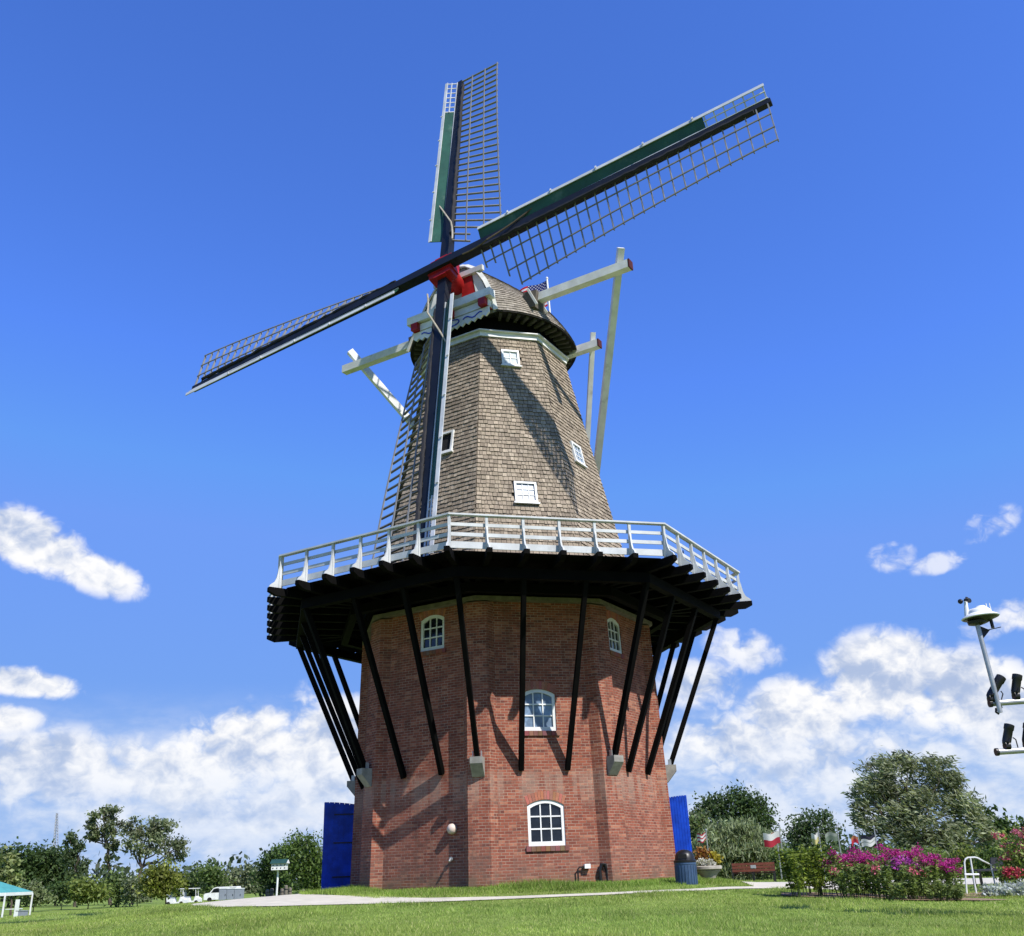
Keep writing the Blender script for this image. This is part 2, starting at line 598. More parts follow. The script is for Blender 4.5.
BARK = plain('bark', (0.095, 0.075, 0.058), 0.95, var=0.4, scale=6, bumpy=0.4)
MULCH = plain('bark_mulch', (0.27, 0.19, 0.12), 0.95, var=0.6, scale=14, bumpy=0.6, dirt=(0.4, 0.3, 0.2))
CONC = plain('pale_concrete', (0.55, 0.515, 0.42), 0.85, var=0.12, scale=2.5, bumpy=0.1, dirt=(0.42, 0.39, 0.33))
TEAL = plain('teal_canvas', (0.07, 0.30, 0.29), 0.7, var=0.15, scale=2)
CANVAS = plain('white_canvas', (0.68, 0.72, 0.70), 0.7, var=0.08, scale=2)
GREYPANEL = plain('grey_cabinet', (0.24, 0.27, 0.31), 0.5, var=0.12, scale=2)
OLDWOOD = plain('old_grey_wood', (.16, .14, .115), .85, var=.3, scale=5)
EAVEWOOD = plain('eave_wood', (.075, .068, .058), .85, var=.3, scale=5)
RUBBER = plain('tyre', (0.015, 0.015, 0.015), 0.8, var=0.2, scale=6)
ROOFGREEN = plain('dark_green_roof', (0.02, 0.06, 0.045), 0.5, var=0.2, scale=5)
WINE = plain('dark_opening', (0.012, 0.011, 0.010), 0.8, var=0.3, scale=4)


def mat_glass(name, col=(0.02, 0.035, 0.06), rough=0.08, wave=0.2):
    m, gg, out = new_mat(name)
    tcn = gg.n('ShaderNodeTexCoord').outputs['Object']
    n = gg.noise(tcn, 1.3, 2, 0.5)
    n2 = gg.noise(tcn, 3.0, 3, 0.6)
    c = gg.mix(gg.ss(n2, 0.4, 0.7), col, tuple(x * 2.2 for x in col))
    principled(gg, out, c, rough, 0, 0.6, bump(gg, n, wave, 0.05) if wave else None)
    return m


GLASS = mat_glass('window_glass', (0.006, 0.008, 0.011), 0.1)
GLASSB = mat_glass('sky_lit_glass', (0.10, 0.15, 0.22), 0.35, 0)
CURTAIN = plain('pale_curtain', (0.55, 0.6, 0.62), 0.9, var=0.2, scale=6)


def mat_lawn():
    m, gg, out = new_mat('lawn_soil_and_grass')
    tcn = gg.n('ShaderNodeTexCoord').outputs['Object']
    n1 = gg.noise(tcn, 0.25, 5, 0.6)
    n2 = gg.noise(tcn, 2.2, 6, 0.7)
    n3 = gg.noise(tcn, 22.0, 4, 0.7)
    c = gg.mix(gg.ss(n1, 0.35, 0.65), (0.14, 0.21, 0.035), (0.21, 0.28, 0.065))
    c = gg.mix(gg.m('MULTIPLY', gg.ss(n2, 0.5, 0.75), 0.6), c, (0.22, 0.26, 0.08))
    c = gg.mix(gg.m('MULTIPLY', gg.ss(n3, 0.5, 0.8), 0.55), c, (0.07, 0.12, 0.02))
    principled(gg, out, c, 0.9, 0, 0.1, bump(gg, n3, 0.8, 0.05))
    return m


LAWN = mat_lawn()

# ------------------------------------------------------------------ the lie of the land
MX, MY = -0.534, 31.937                # mill axis
CP = [(0, 0, 0), (-12, 0, 0), (12, 0, 0), (0, -20, -0.2), (0, 8, .33), (0, 15, .66), (-4, 15, .62), (4, 15, .62), (0, 23.8, at(502, 900, 23.8).z), (-3, 23.8, at(393, 904.5, 23.8).z), (-6, 23.8, at(248, 908, 23.8).z), (-8.3, 26.5, at(194, 905, 26.5).z), (-8.9, 31, at(222, 902, 31).z), (-7.4, 33.5, at(285, 898.5, 33.5).z),
      (3, 24, at(642, 894.5, 24).z), (4.8, 25, at(715, 890.5, 25).z), (-9, 45, .75), (-14, 60, .70), (-22, 75, .28), (-9.4, 18, .52), (-11, 27, .85), (-16, 26, .45), (-15, 40, .5),
      (-30, 40, 0.0), (-38, 80, -.5), (-55, 150, -.75), (-25, 150, -.8), (7.6, 23, .80), (6, 23.6, .90), (9.8, 24, .70), (7.5, 14, .45), (11, 26, .62), (13, 30, .75), (9.4, 44, .88),
      (5.5, 32, 1.16), (8, 36, at(735, 884.5, 36).z), (8, 30, at(775, 889.5, 30).z), (0, 42, 1.2), (20, 40, .7), (18, 90, .3), (29, 80, .1), (60, 80, 0), (30, 20, .3), (-30, 15, 0), (-60, 60, -.4), (10, 150, 0), (70, 150, -.2)]
for k in range(8):
    a = k * math.pi / 4
    CP.append((MX + 5.2 * math.sin(a), MY - 5.2 * math.cos(a), 1.22))
CPA = np.array(CP)


def _tps(r2):
    return np.where(r2 > 0, r2 * np.log(np.maximum(r2, 1e-9)), 0)


_n = len(CPA)
_A = np.zeros((_n + 3, _n + 3))
_d = ((CPA[:, None, :2] - CPA[None, :, :2]) ** 2).sum(2)
_A[:_n, :_n] = _tps(_d) + np.eye(_n) * 1.5
_A[:_n, _n] = 1
_A[:_n, _n + 1:] = CPA[:, :2]
_A[_n:, :_n] = _A[:_n, _n:].T
_W = np.linalg.solve(_A, np.concatenate([CPA[:, 2], [0, 0, 0]]))


def gz(x, y):
    x = np.atleast_1d(np.asarray(x, float))
    y = np.atleast_1d(np.asarray(y, float))
    out = np.empty(len(x))
    for i in range(0, len(x), 20000):
        xs, ys = x[i:i + 20000], y[i:i + 20000]
        r2 = (xs[:, None] - CPA[None, :, 0]) ** 2 + (ys[:, None] - CPA[None, :, 1]) ** 2
        out[i:i + 20000] = _tps(r2) @ _W[:_n] + _W[_n] + _W[_n + 1] * xs + _W[_n + 2] * ys
    r = np.hypot(x, y - 40)
    k = np.clip((r - 60) / 120, 0, 1)
    k = k * k * (3 - 2 * k)
    far = np.where(x < 0, -1.0, -0.3)
    rm = np.hypot(x - MX, y - MY)
    z = out * (1 - k) + far * k
    return np.where(rm < 5.6, np.maximum(z, 1.2), z)


def gz1(x, y):
    return float(gz([x], [y])[0])


def ground_sheet():
    # fine grid near, coarse rings far
    xs = np.unique(np.concatenate([np.linspace(-45, 45, 121), np.linspace(-220, 220, 67), np.array([-3000, -1500, -700, -400, 400, 700, 1500, 3000])]))
    ys = np.unique(np.concatenate([np.linspace(-10, 60, 95), np.linspace(-120, 260, 60), np.array([-3000, -1500, -600, -300, 400, 700, 1500, 3000, 5000])]))
    X, Y = np.meshgrid(xs, ys)
    Z = gz(X.ravel(), Y.ravel())
    V = np.stack([X.ravel(), Y.ravel(), Z], 1)
    nx, ny = len(xs), len(ys)
    I = np.arange(nx * ny).reshape(ny, nx)
    F = np.stack([I[:-1, :-1].ravel(), I[:-1, 1:].ravel(), I[1:, 1:].ravel(), I[1:, :-1].ravel()], 1)
    o = fast_mesh('lawn_ground', V, F, LAWN)
    o.data.polygons.foreach_set('use_smooth', [True] * len(F))
    tag(o, kind='structure')
    return o


ground_sheet()


def strip_sheet(name, left, right, mat, lift=0.012, nsub=6, kind='structure'):
    """draped sheet between two polylines of plan points"""
    def res(pl, n):
        pl = np.array(pl, float)
        d = np.concatenate([[0], np.cumsum(np.hypot(*np.diff(pl, axis=0).T))])
        t = np.linspace(0, d[-1], n)
        return np.stack([np.interp(t, d, pl[:, 0]), np.interp(t, d, pl[:, 1])], 1)
    n = 90
    A, B = res(left, n), res(right, n)
    P = np.stack([A + (B - A) * s for s in np.linspace(0, 1, nsub + 1)], 1).reshape(-1, 2)
    Z = gz(P[:, 0], P[:, 1]) + lift
    V = np.column_stack([P, Z])
    I = np.arange(n * (nsub + 1)).reshape(n, nsub + 1)
    F = np.stack([I[:-1, :-1].ravel(), I[1:, :-1].ravel(), I[1:, 1:].ravel(), I[:-1, 1:].ravel()], 1)
    o = fast_mesh(name, V, F, mat)
    return tag(o, kind=kind)


PATH_NEAR = [(-8.6, 27.2), (-8.0, 25.6), (-7.0, 24.4), (-5.6, 23.8), (-3.2, 23.9), (-0.5, 23.8), (1.8, 23.9), (4.2, 24.6), (6.0, 26.2), (8.0, 28.6), (11, 31), (16, 33), (24, 35)]
PATH_FAR = [(-8.9, 28.0), (-8.9, 31), (-7.4, 33.5), (-6.0, 28.4), (-3.6, 25.2), (-0.5, 24.4), (1.8, 24.4), (4.0, 25.1), (5.8, 27.2), (6.6, 33), (7.5, 38), (13, 42.6), (24, 44)]
strip_sheet('concrete_path', PATH_NEAR, PATH_FAR, CONC, 0.02)
strip_sheet('flower_bed_mulch', [(5.5, 23.2), (6.5, 22.5), (8, 22.2), (9.6, 22.6), (10.4, 23.2)], [(5.7, 24.0), (6.6, 24.6), (8, 24.9), (9.4, 24.6), (10.4, 23.5)], MULCH, 0.03)
strip_sheet('border_bed_mulch', [(10.6, 26.2), (12.5, 26.6), (16, 27.2)], [(11.2, 27.6), (13, 28.6), (16, 29.2)], MULCH, 0.03)

# ------------------------------------------------------------------ THE WINDMILL
PHI = R(13.947)                        # where the front face of the octagon looks
ZB = 1.2
mill = thing('windmill', 'tall Dutch windmill with red brick base, shingled tower and four lattice sails', 'windmill', (MX, MY, ZB))
AX = Vector((MX, MY, 0))
AXB = AX + Vector((0.08, 0, 0))        # the brick base sits a touch off the tower above
rng = random.Random(7)


def fdir(k):                            # normal and tangent of face k
    a = PHI + k * math.pi / 4
    return Vector((math.sin(a), -math.cos(a), 0)), Vector((math.cos(a), math.sin(a), 0))


def cdir(k):                            # corner k lies between face k and face k+1
    a = PHI + (k + 0.5) * math.pi / 4
    return Vector((math.sin(a), -math.cos(a), 0)), Vector((math.cos(a), math.sin(a), 0))


CO = math.cos(math.pi / 8)
TA = math.tan(math.pi / 8)


def brickR(z):                          # outer corner radius of the brick base
    return 4.94 + (4.73 - 4.94) * (z - 1.288) / (8.933 - 1.288)


def brick_apo(z):
    return (brickR(z) - 0.10) * CO


def smockR(z):
    pts = ((9.4, 4.72), (10.5, 4.36), (12.0, 4.03), (14.0, 3.60), (16.5, 3.07), (18.82, 2.575))
    for (z0, r0), (z1, r1) in zip(pts, pts[1:]):
        if z <= z1:
            break
    return r0 + (r1 - r0) * (z - z0) / (z1 - z0)


def smock_apo(z):
    return smockR(z) * CO


def fp(k, s, z, apo, off=0.0):
    n, t = fdir(k)
    return (AXB if apo is brick_apo else AX) + n * (apo(z) + off) + t * s + Vector((0, 0, z))


def fbox(mb, k, s0, s1, z0, z1, o0, o1, apo, col=None):
    mb.hexa([fp(k, s0, z0, apo, o1), fp(k, s1, z0, apo, o1), fp(k, s1, z0, apo, o0), fp(k, s0, z0, apo, o0),
             fp(k, s0, z1, apo, o1), fp(k, s1, z1, apo, o1), fp(k, s1, z1, apo, o0), fp(k, s0, z1, apo, o0)], col)


def arch_z(s, sc, w, zs, rise):
    x = (s - sc) / (w / 2)
    return zs + rise * (1 - x * x)


# windows in the brick: face, centre, width, bottom, spring, rise
BWIN = [(0, -0.04, 1.02, 2.20, 3.22, 0.14), (0, -0.10, 0.98, 5.16, 6.17, 0.14), (-1, 0.2, 0.86, 7.60, 8.52, 0.13), (1, -0.60, 0.86, 7.55, 8.48, 0.13), (2, 0, .9, 4.5, 5.5, .2), (-2, 0, .9, 5.4, 6.2, .2)]
tower = MB()
ZT = 8.90
for k in range(8):
    wins = sorted([w for w in BWIN if w[0] == (k if k < 5 else k - 8)], key=lambda w: w[3])
    hw = lambda z: (brickR(z) - 0.10) * math.sin(math.pi / 8)
    cuts = {-9.0, 9.0}
    for w in wins:
        for i in range(9):
            cuts.add(w[1] - w[2] / 2 + w[2] * i / 8)
    cuts = sorted(cuts)
    for sa, sb in zip(cuts, cuts[1:]):
        if sb - sa < 1e-6:
            continue
        mid = (sa + sb) / 2
        segs = []
        za = [ZB - 0.3, ZB - 0.3]
        for w in wins:
            if abs(mid - w[1]) < w[2] / 2:
                segs.append((tuple(za), (w[3], w[3])))
                za = [arch_z(sa, *[w[1], w[2], w[4], w[5]]), arch_z(sb, *[w[1], w[2], w[4], w[5]])]
        segs.append((tuple(za), (ZT, ZT)))
        for (b0, b1), (t0, t1) in segs:
            def S(s, z):
                return max(-hw(z), min(hw(z), s))
            pts = [(S(sa, b0), b0), (S(sb, b1), b1), (S(sb, t1), t1), (S(sa, t0), t0)]
            tower.face([fp(k, s, z, brick_apo) for s, z in pts], uv=[(s + k * 3.1, z) for s, z in pts])
    for w in wins:                      # reveals
        sc, ww, zb, zs, ri = w[1:]
        n_ = 8
        prof = [(sc - ww / 2, zb)] + [(sc - ww / 2 + ww * i / n_, arch_z(sc - ww / 2 + ww * i / n_, sc, ww, zs, ri)) for i in range(n_ + 1)] + [(sc + ww / 2, zb)]
        for (s0, z0), (s1, z1) in zip(prof, prof[1:] + prof[:1]):
            tower.face([fp(k, s0, z0, brick_apo, 0), fp(k, s0, z0, brick_apo, -.2), fp(k, s1, z1, brick_apo, -.2), fp(k, s1, z1, brick_apo, 0)], uv=[(s0, z0), (s0 + .2, z0), (s1 + .2, z1), (s1, z1)])
brick_tower = tower.build('brick_tower', BRICK, mill)

for k in range(8):                      # corner pilasters with corbels
    r, t = cdir(k)
    mb = MB()
    zz = [ZB - 0.3, 3.0, 5.0, 7.0, 8.75]
    for z0, z1 in zip(zz, zz[1:]):
        P = []
        for z in (z0, z1):
            Rc = brickR(z) + 0.02
            P.append([AXB + r * (Rc - .42) + t * (-.50) + Vector((0, 0, z)), AXB + r * Rc + t * (-.30) + Vector((0, 0, z)), AXB + r * Rc + t * .30 + Vector((0, 0, z)), AXB + r * (Rc - .42) + t * .50 + Vector((0, 0, z))])
        us = (0, .44, 1.18, 1.62)
        for i in range(3):
            mb.face([P[0][i], P[0][i + 1], P[1][i + 1], P[1][i]], uv=[(us[i] + k * 5, z0), (us[i + 1] + k * 5, z0), (us[i + 1] + k * 5, z1), (us[i] + k * 5, z1)])
    mb.face([P[1][0], P[1][1], P[1][2], P[1][3]], uv=[(0, 0), (0, 1), (1, 1), (1, 0)])
    mb.build('pilaster', BRICK, brick_tower)
    mb = MB()
    Rc = brickR(4.3)
    prof = [(Rc - .1, 3.92), (Rc + .06, 3.96), (Rc + .34, 4.28), (Rc + .34, 4.45), (Rc - .1, 4.45)]
    mb.prism([AXB + r * a + t * -.17 + Vector((0, 0, z)) for a, z in prof], t * .34)
    mb.build('corbel', GREYSTONE, brick_tower)

mb = MB()                               # light trim under the gallery
for k in range(8):
    a0, a1 = cdir(k - 1)[0], cdir(k)[0]
    for (r0, r1, z0, z1) in ((4.55, 4.86, 8.80, 8.92),):
        mb.hexa([AXB + a0 * r1 + Vector((0, 0, z0)), AXB + a1 * r1 + Vector((0, 0, z0)), AXB + a1 * r0 + Vector((0, 0, z0)), AXB + a0 * r0 + Vector((0, 0, z0)),
                 AXB + a0 * r1 + Vector((0, 0, z1)), AXB + a1 * r1 + Vector((0, 0, z1)), AXB + a1 * r0 + Vector((0, 0, z1)), AXB + a0 * r0 + Vector((0, 0, z1))])
mb.build('trim_band', OLDWOOD, brick_tower)

for (k, sc, ww, zb, zs, ri) in BWIN:
    outer = [(sc - ww / 2, zb)] + [(sc - ww / 2 + ww * i / 10, arch_z(sc - ww / 2 + ww * i / 10, sc, ww, zs, ri)) for i in range(11)] + [(sc + ww / 2, zb)]
    fw = 0.085
    w2 = ww - 2 * fw
    inner = [(sc - w2 / 2, zb + fw * 1.3)] + [(sc - w2 / 2 + w2 * i / 10, arch_z(sc - w2 / 2 + w2 * i / 10, sc, w2, zs - fw * .9, ri * .9)) for i in range(11)] + [(sc + w2 / 2, zb + fw * 1.3)]
    gl = MB()
    gl.face([fp(k, s, z, brick_apo, -.085) for s, z in inner])
    gmat = GLASSB if (k == 0 and zb > 5) else GLASS
    win = gl.build('window', gmat, mill)
    fr = MB()
    o0, o1 = -.16, -.03
    N_ = len(outer)
    for i in range(N_):
        j = (i + 1) % N_
        a, b, c, d = outer[i], outer[j], inner[j], inner[i]
        fr.face([fp(k, *a, brick_apo, o1), fp(k, *b, brick_apo, o1), fp(k, *c, brick_apo, o1), fp(k, *d, brick_apo, o1)])
        fr.face([fp(k, *d, brick_apo, o1), fp(k, *c, brick_apo, o1), fp(k, *c, brick_apo, o0), fp(k, *d, brick_apo, o0)])
        fr.face([fp(k, *a, brick_apo, o1), fp(k, *a, brick_apo, o0), fp(k, *b, brick_apo, o0), fp(k, *b, brick_apo, o1)])
    fr.build('frame', WHITE, win)
    mu = MB()
    for q in (-1, 1):
        s = sc + q * w2 / 6
        fbox(mu, k, s - .016, s + .016, zb + fw, arch_z(s, sc, w2, zs - fw * .9, ri * .9) + .01, -.10, -.05, brick_apo)
    ht = zs + ri - zb - fw * 2
    for q in (1, 2):
        z = zb + fw * 1.3 + (ht) * q / 3 * .95
        fbox(mu, k, sc - w2 / 2 - .01, sc + w2 / 2 + .01, z - .018, z + .018, -.102, -.052, brick_apo)
    mu.build('glazing_bars', WHITE, win)
    sl = MB()
    for i in range(9):
        s0 = sc - ww / 2 - .08 + (ww + .16) * i / 9
        fbox(sl, k, s0 + .004, s0 + (ww + .16) / 9 - .004, zb - .13, zb - .003, -.1, .05, brick_apo, col=[c * rng.uniform(.7, 1.2) for c in (.23, .10, .075)])
    sl.build('sill', mat_attr('sill_brick', 0.9, .1) if 'sill_brick' not in bpy.data.materials else bpy.data.materials['sill_brick'], win)
    ar = MB()
    nb = 13
    for i in range(nb):
        x0 = -1 + 2 * i / nb
        x1 = -1 + 2 * (i + 1) / nb
        q = []
        for x, ex in ((x0 + .012, 1), (x1 - .012, 1)):
            s = sc + x * (ww / 2)
            z = arch_z(s, sc, ww, zs, ri) + .004
            s2 = sc + x * (ww / 2 + .07)
            z2 = z + .215
            q.append(((s, z), (s2, z2)))
        cc = [c * rng.uniform(.75, 1.15) for c in (.36, .15, .10)]
        A0, A1 = q[0]
        B0, B1 = q[1]
        ar.hexa([fp(k, *A0, brick_apo, .006), fp(k, *B0, brick_apo, .006), fp(k, *B0, brick_apo, -.05), fp(k, *A0, brick_apo, -.05),
                 fp(k, *A1, brick_apo, .006), fp(k, *B1, brick_apo, .006), fp(k, *B1, brick_apo, -.05), fp(k, *A1, brick_apo, -.05)], cc)
    ar.build('brick_arch', bpy.data.materials['sill_brick'], win)
    if k == 0 and zb < 3:               # something pale standing on the inner sill
        it = MB()
        it.lathe([(.06, 0), (.09, .05), (.05, .12), (.10, .2), (.08, .3), (.0, .36)], fp(k, sc + .02, zb + .12, brick_apo, -.02) - fdir(k)[0] * .05, 10)

# --- blue doors folded back from the side entrances
for (sg, k) in ((-1, -2), (1, 2)):
    n, t = fdir(k)
    hinge = fp(k, -1.05 if sg < 0 else 1.05, 1.3, brick_apo, .12) if False else None
dl0, dl1 = Vector((-6.40, 33.0, 0)), Vector((-5.15, 33.3, 0))
dr0, dr1 = Vector((4.55, 33.1, 0)), Vector((5.22, 33.0, 0))


def blue_door(a, b, z0, z1, zr, batten_side, leanx, label):
    mb = MB()
    d = (b - a)
    L = d.length
    d.normalize()
    nrm = Vector((d.y, -d.x, 0))
    n_ = 8
    mb.hexa([a - nrm * .02 + Vector((0, 0, z0)), b - nrm * .02 + Vector((0, 0, z0)), b + nrm * .02 + Vector((0, 0, z0)), a + nrm * .02 + Vector((0, 0, z0)), a - nrm * .02 + Vector((leanx, 0, z1 - .01)), b - nrm * .02 + Vector((leanx, 0, z1 - zr - .01)), b + nrm * .02 + Vector((leanx, 0, z1 - zr - .01)), a + nrm * .02 + Vector((leanx, 0, z1 - .01))])
    for i in range(n_):                 # vertical boards with a slightly curved head
        x0, x1 = L * i / n_ + .008, L * (i + 1) / n_ - .008
        f0, f1 = 1 - (x0 / L) ** 2, 1 - (x1 / L) ** 2
        q = []
        for x, f in ((x0, f0), (x1, f1)):
            q.append((a + d * (x) + Vector((0, 0, z0)), a + d * x + Vector((leanx, 0, z1 - zr + zr * f))))
        mb.hexa([q[0][0] + nrm * .028, q[1][0] + nrm * .028, q[1][0] - nrm * .028, q[0][0] - nrm * .028, q[0][1] + nrm * .028, q[1][1] + nrm * .028, q[1][1] - nrm * .028, q[0][1] - nrm * .028])
    door = mb.build('door', BLUE, mill)
    door['label'] = label
    for z in (z0 + .45, z0 + 1.45, z0 + 2.3):
        hb = MB()
        p0 = a + d * (L * (.25 if batten_side > 0 else .05)) + nrm * .045 + Vector((leanx * .5, 0, z))
        p1 = a + d * (L * (.98 if batten_side > 0 else .7)) + nrm * .045 + Vector((leanx * .5, 0, z))
        hb.beam(p0, p1, .02, .035)
        hb.build('hinge', BLKMETAL, door)
    return door


blue_door(dl0, dl1, 1.18, 3.86, .14, 1, 0.0, 'tall blue boarded door folded back at the left of the base')
dd = blue_door(dr1, dr0, 1.25, 3.68, .06, -1, -0.02, 'bright blue door seen at the right behind the trash can')

# --- gallery
GZ = 9.42                               # deck surface
gal = MB()
for k in range(8):
    a0, a1 = cdir(k - 1)[0], cdir(k)[0]
    nb = 22
    n, t = fdir(k)
    for i in range(nb):                 # deck boards running along each face, a little gap between them
        r0 = 4.6 + (7.62 - 4.6) * i / nb
        r1 = 4.6 + (7.62 - 4.6) * (i + 1) / nb - .012
        gal.hexa([AX + a0 * r1 + Vector((0, 0, GZ - .05)), AX + a1 * r1 + Vector((0, 0, GZ - .05)), AX + a1 * r0 + Vector((0, 0, GZ - .05)), AX + a0 * r0 + Vector((0, 0, GZ - .05)),
                  AX + a0 * r1 + Vector((0, 0, GZ)), AX + a1 * r1 + Vector((0, 0, GZ)), AX + a1 * r0 + Vector((0, 0, GZ)), AX + a0 * r0 + Vector((0, 0, GZ))])
gallery = gal.build('gallery', BLACK, mill)
for rr, hz in ((5.4, .26), (7.0, .28)):
    mb = MB()
    for k in range(8):
        a0, a1 = cdir(k - 1)[0], cdir(k)[0]
        z1 = GZ - .285
        mb.hexa([AX + a0 * (rr + .12) + Vector((0, 0, z1 - hz)), AX + a1 * (rr + .12) + Vector((0, 0, z1 - hz)), AX + a1 * (rr - .12) + Vector((0, 0, z1 - hz)), AX + a0 * (rr - .12) + Vector((0, 0, z1 - hz)),
                 AX + a0 * (rr + .12) + Vector((0, 0, z1)), AX + a1 * (rr + .12) + Vector((0, 0, z1)), AX + a1 * (rr - .12) + Vector((0, 0, z1)), AX + a0 * (rr - .12) + Vector((0, 0, z1))])
    mb.build('ring_beam', BLACK, gallery)
RPOST = 7.82
NB = 6
RT = GZ + .90                           # underside of the handrail


def joist(p_in, p_out):
    mb = MB()
    d = (p_out - p_in).normalized()
    e = p_out - d * .22
    sd_ = d.cross(Vector((0, 0, 1)))
    top, bot = GZ - .055, GZ - .28
    w = .075
    P = [(p_in, bot), (e, bot), (p_out, bot + .10), (p_out, top), (p_in, top)]
    mb.prism([q + Vector((0, 0, z)) - sd_ * w for q, z in P], sd_ * (2 * w))
    mb.build('joist', BLACK, gallery)


def post(p, out, th=.045):
    mb = MB()
    sd_ = out.cross(Vector((0, 0, 1)))
    mb.box(p + Vector((0, 0, (GZ - .1 + RT) / 2)), (.07, .075, RT - GZ + .1), (sd_, out, Vector((0, 0, 1))))
    po = mb.build('railing_post', RAILW, gallery)
    mb = MB()                           # ogee brace on the joist end
    prof = [(.04, -.045), (.33, -.045), (.29, .03), (.17, .12), (.115, .24), (.085, .38), (.065, .52), (.04, .62)]
    mb.prism([p + out * a + Vector((0, 0, GZ + z)) - sd_ * .02 for a, z in prof], sd_ * .04)
    mb.build('post_brace', RAILW, gallery)


for k in range(8):
    n, t = fdir(k)
    apo = RPOST * CO
    half = RPOST * math.sin(math.pi / 8)
    for i in range(NB):
        s = -half + 2 * half * i / NB
        p = AX + n * apo + t * s
        if i == 0:
            r = cdir(k - 1)[0]
            joist(AX + r * 4.7, AX + r * (RPOST + .34))
            post(AX + r * RPOST, r)
        else:
            joist(AX + n * max(4.6, abs(s) * 1.0 / TA * .97 if False else 4.6) + t * s * (1.0 if abs(s) < 1.8 else .9), p + n * .34)
            post(p, n)
    c0, c1 = AX + cdir(k - 1)[0] * RPOST, AX + cdir(k)[0] * RPOST
    a0, a1 = cdir(k - 1)[0], cdir(k)[0]

    def rail(rin, rout, z0, z1, mat=None):
        m_ = MB()
        m_.hexa([AX + a0 * rout + Vector((0, 0, z0)), AX + a1 * rout + Vector((0, 0, z0)), AX + a1 * rin + Vector((0, 0, z0)), AX + a0 * rin + Vector((0, 0, z0)),
                 AX + a0 * rout + Vector((0, 0, z1)), AX + a1 * rout + Vector((0, 0, z1)), AX + a1 * rin + Vector((0, 0, z1)), AX + a0 * rin + Vector((0, 0, z1))])
        m_.build('rail', RAILW, gallery)
    rail(RPOST - .085, RPOST + .085, RT, RT + .045)
    rail(RPOST - .085, RPOST - .05, GZ + .02, GZ + .20)
    rail(RPOST - .085, RPOST - .05, GZ + .35, GZ + .45)
    rail(RPOST - .085, RPOST - .05, GZ + .63, GZ + .72)

for k in range(8):                      # raking struts: one on each corbel and two on each face
    r, t = cdir(k)
    mb = MB()
    Rc = brickR(4.45) + .17
    mb.beam(AXB + r * Rc + Vector((0, 0, 4.44)), AX + r * 7.0 + Vector((0, 0, GZ - .5)), .13, .15, up=r)
    mb.build('strut', BLACK, gallery)
    mb = MB()
    for sd_ in (-1, 1):
        mb.box(AXB + r * (Rc - .01) + t * (sd_ * .115) + Vector((0, 0, 4.52)), (.02, .1, .18), (t, r, Vector((0, 0, 1))))
    mb.build('strut_shoe', METAL, gallery)
    n, tt = fdir(k)
    for s in (-.62, .68):
        mb = MB()
        mb.beam(AXB + n * (brick_apo(4.15) + .04) + tt * (s - .06) + Vector((0, 0, 4.12)), AX + n * (7.0 * CO) + tt * s * 1.35 + Vector((0, 0, GZ - .5)), .125, .145, up=n)
        mb.build('strut', BLACK, gallery)

# --- shingled tower
SWIN = [(0, -.02, .62, 17.46, 18.12), (0, .05, .72, 12.12, 12.86), (-1, .06, .66, 14.2, 15.0), (1, -.12, .66, 14.1, 14.85)]
sh = MB()
zc = 9.45
course = 0
SHC = [(.34, .28, .21), (.30, .245, .185), (.37, .305, .23), (.275, .225, .17), (.325, .27, .20), (.40, .335, .255)]
while zc < 18.70:
    zn = min(zc + .15, 18.75)
    for k in range(8):
        kk = k if k < 4 else k - 8
        h0 = smockR(zc) * math.sin(math.pi / 8)
        h1 = smockR(zn + .04) * math.sin(math.pi / 8)
        x = -1.0 - rng.uniform(0, .03)
        while x < 1.0:
            wd = rng.uniform(.09, .19) / h0
            xa, xb = max(-1, x + .006 / h0), min(1, x + wd - .006 / h0)
            x += wd
            if xb - xa < .01:
                continue
            sm = (xa + xb) / 2 * h0
            skip = False
            for w in SWIN:
                if w[0] == kk and abs(sm - w[1]) < w[2] / 2 + .02 and w[3] - .06 < (zc + zn) / 2 < w[4] + .06:
                    skip = True
            if skip:
                continue
            jz = rng.uniform(-.014, .014)
            c = rng.choice(SHC)
            v_ = rng.uniform(.78, 1.12)
            col = [q * v_ for q in c]
            o_ = .036 + rng.uniform(-.008, .010)
            z0 = zc + jz
            A = fp(k, xa * h0, z0, smock_apo, o_)
            B = fp(k, xb * h0, z0, smock_apo, o_)
            C_ = fp(k, xb * h1, zn + .04, smock_apo, .004)
            D_ = fp(k, xa * h1, zn + .04, smock_apo, .004)
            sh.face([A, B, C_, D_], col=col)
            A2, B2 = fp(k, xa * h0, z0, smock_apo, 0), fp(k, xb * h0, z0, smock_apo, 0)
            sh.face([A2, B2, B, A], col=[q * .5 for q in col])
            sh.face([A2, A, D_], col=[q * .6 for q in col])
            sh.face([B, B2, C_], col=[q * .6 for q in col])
    zc = zn
    course += 1
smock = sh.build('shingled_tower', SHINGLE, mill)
mb = MB()
zs_ = [9.42, 10.5, 12, 14, 16.5, 18.82]
for k in range(8):
    a0, a1 = cdir(k - 1)[0], cdir(k)[0]
    for z0, z1 in zip(zs_, zs_[1:]):
        mb.face([AX + a0 * (smockR(z0) - .012) + Vector((0, 0, z0)), AX + a1 * (smockR(z0) - .012) + Vector((0, 0, z0)), AX + a1 * (smockR(z1) - .012) + Vector((0, 0, z1)), AX + a0 * (smockR(z1) - .012) + Vector((0, 0, z1))])
mb.build('sheathing', plain('dark_sheathing', (.05, .04, .03), .9), smock)
mb = MB()                               # pale band round the head of the tower
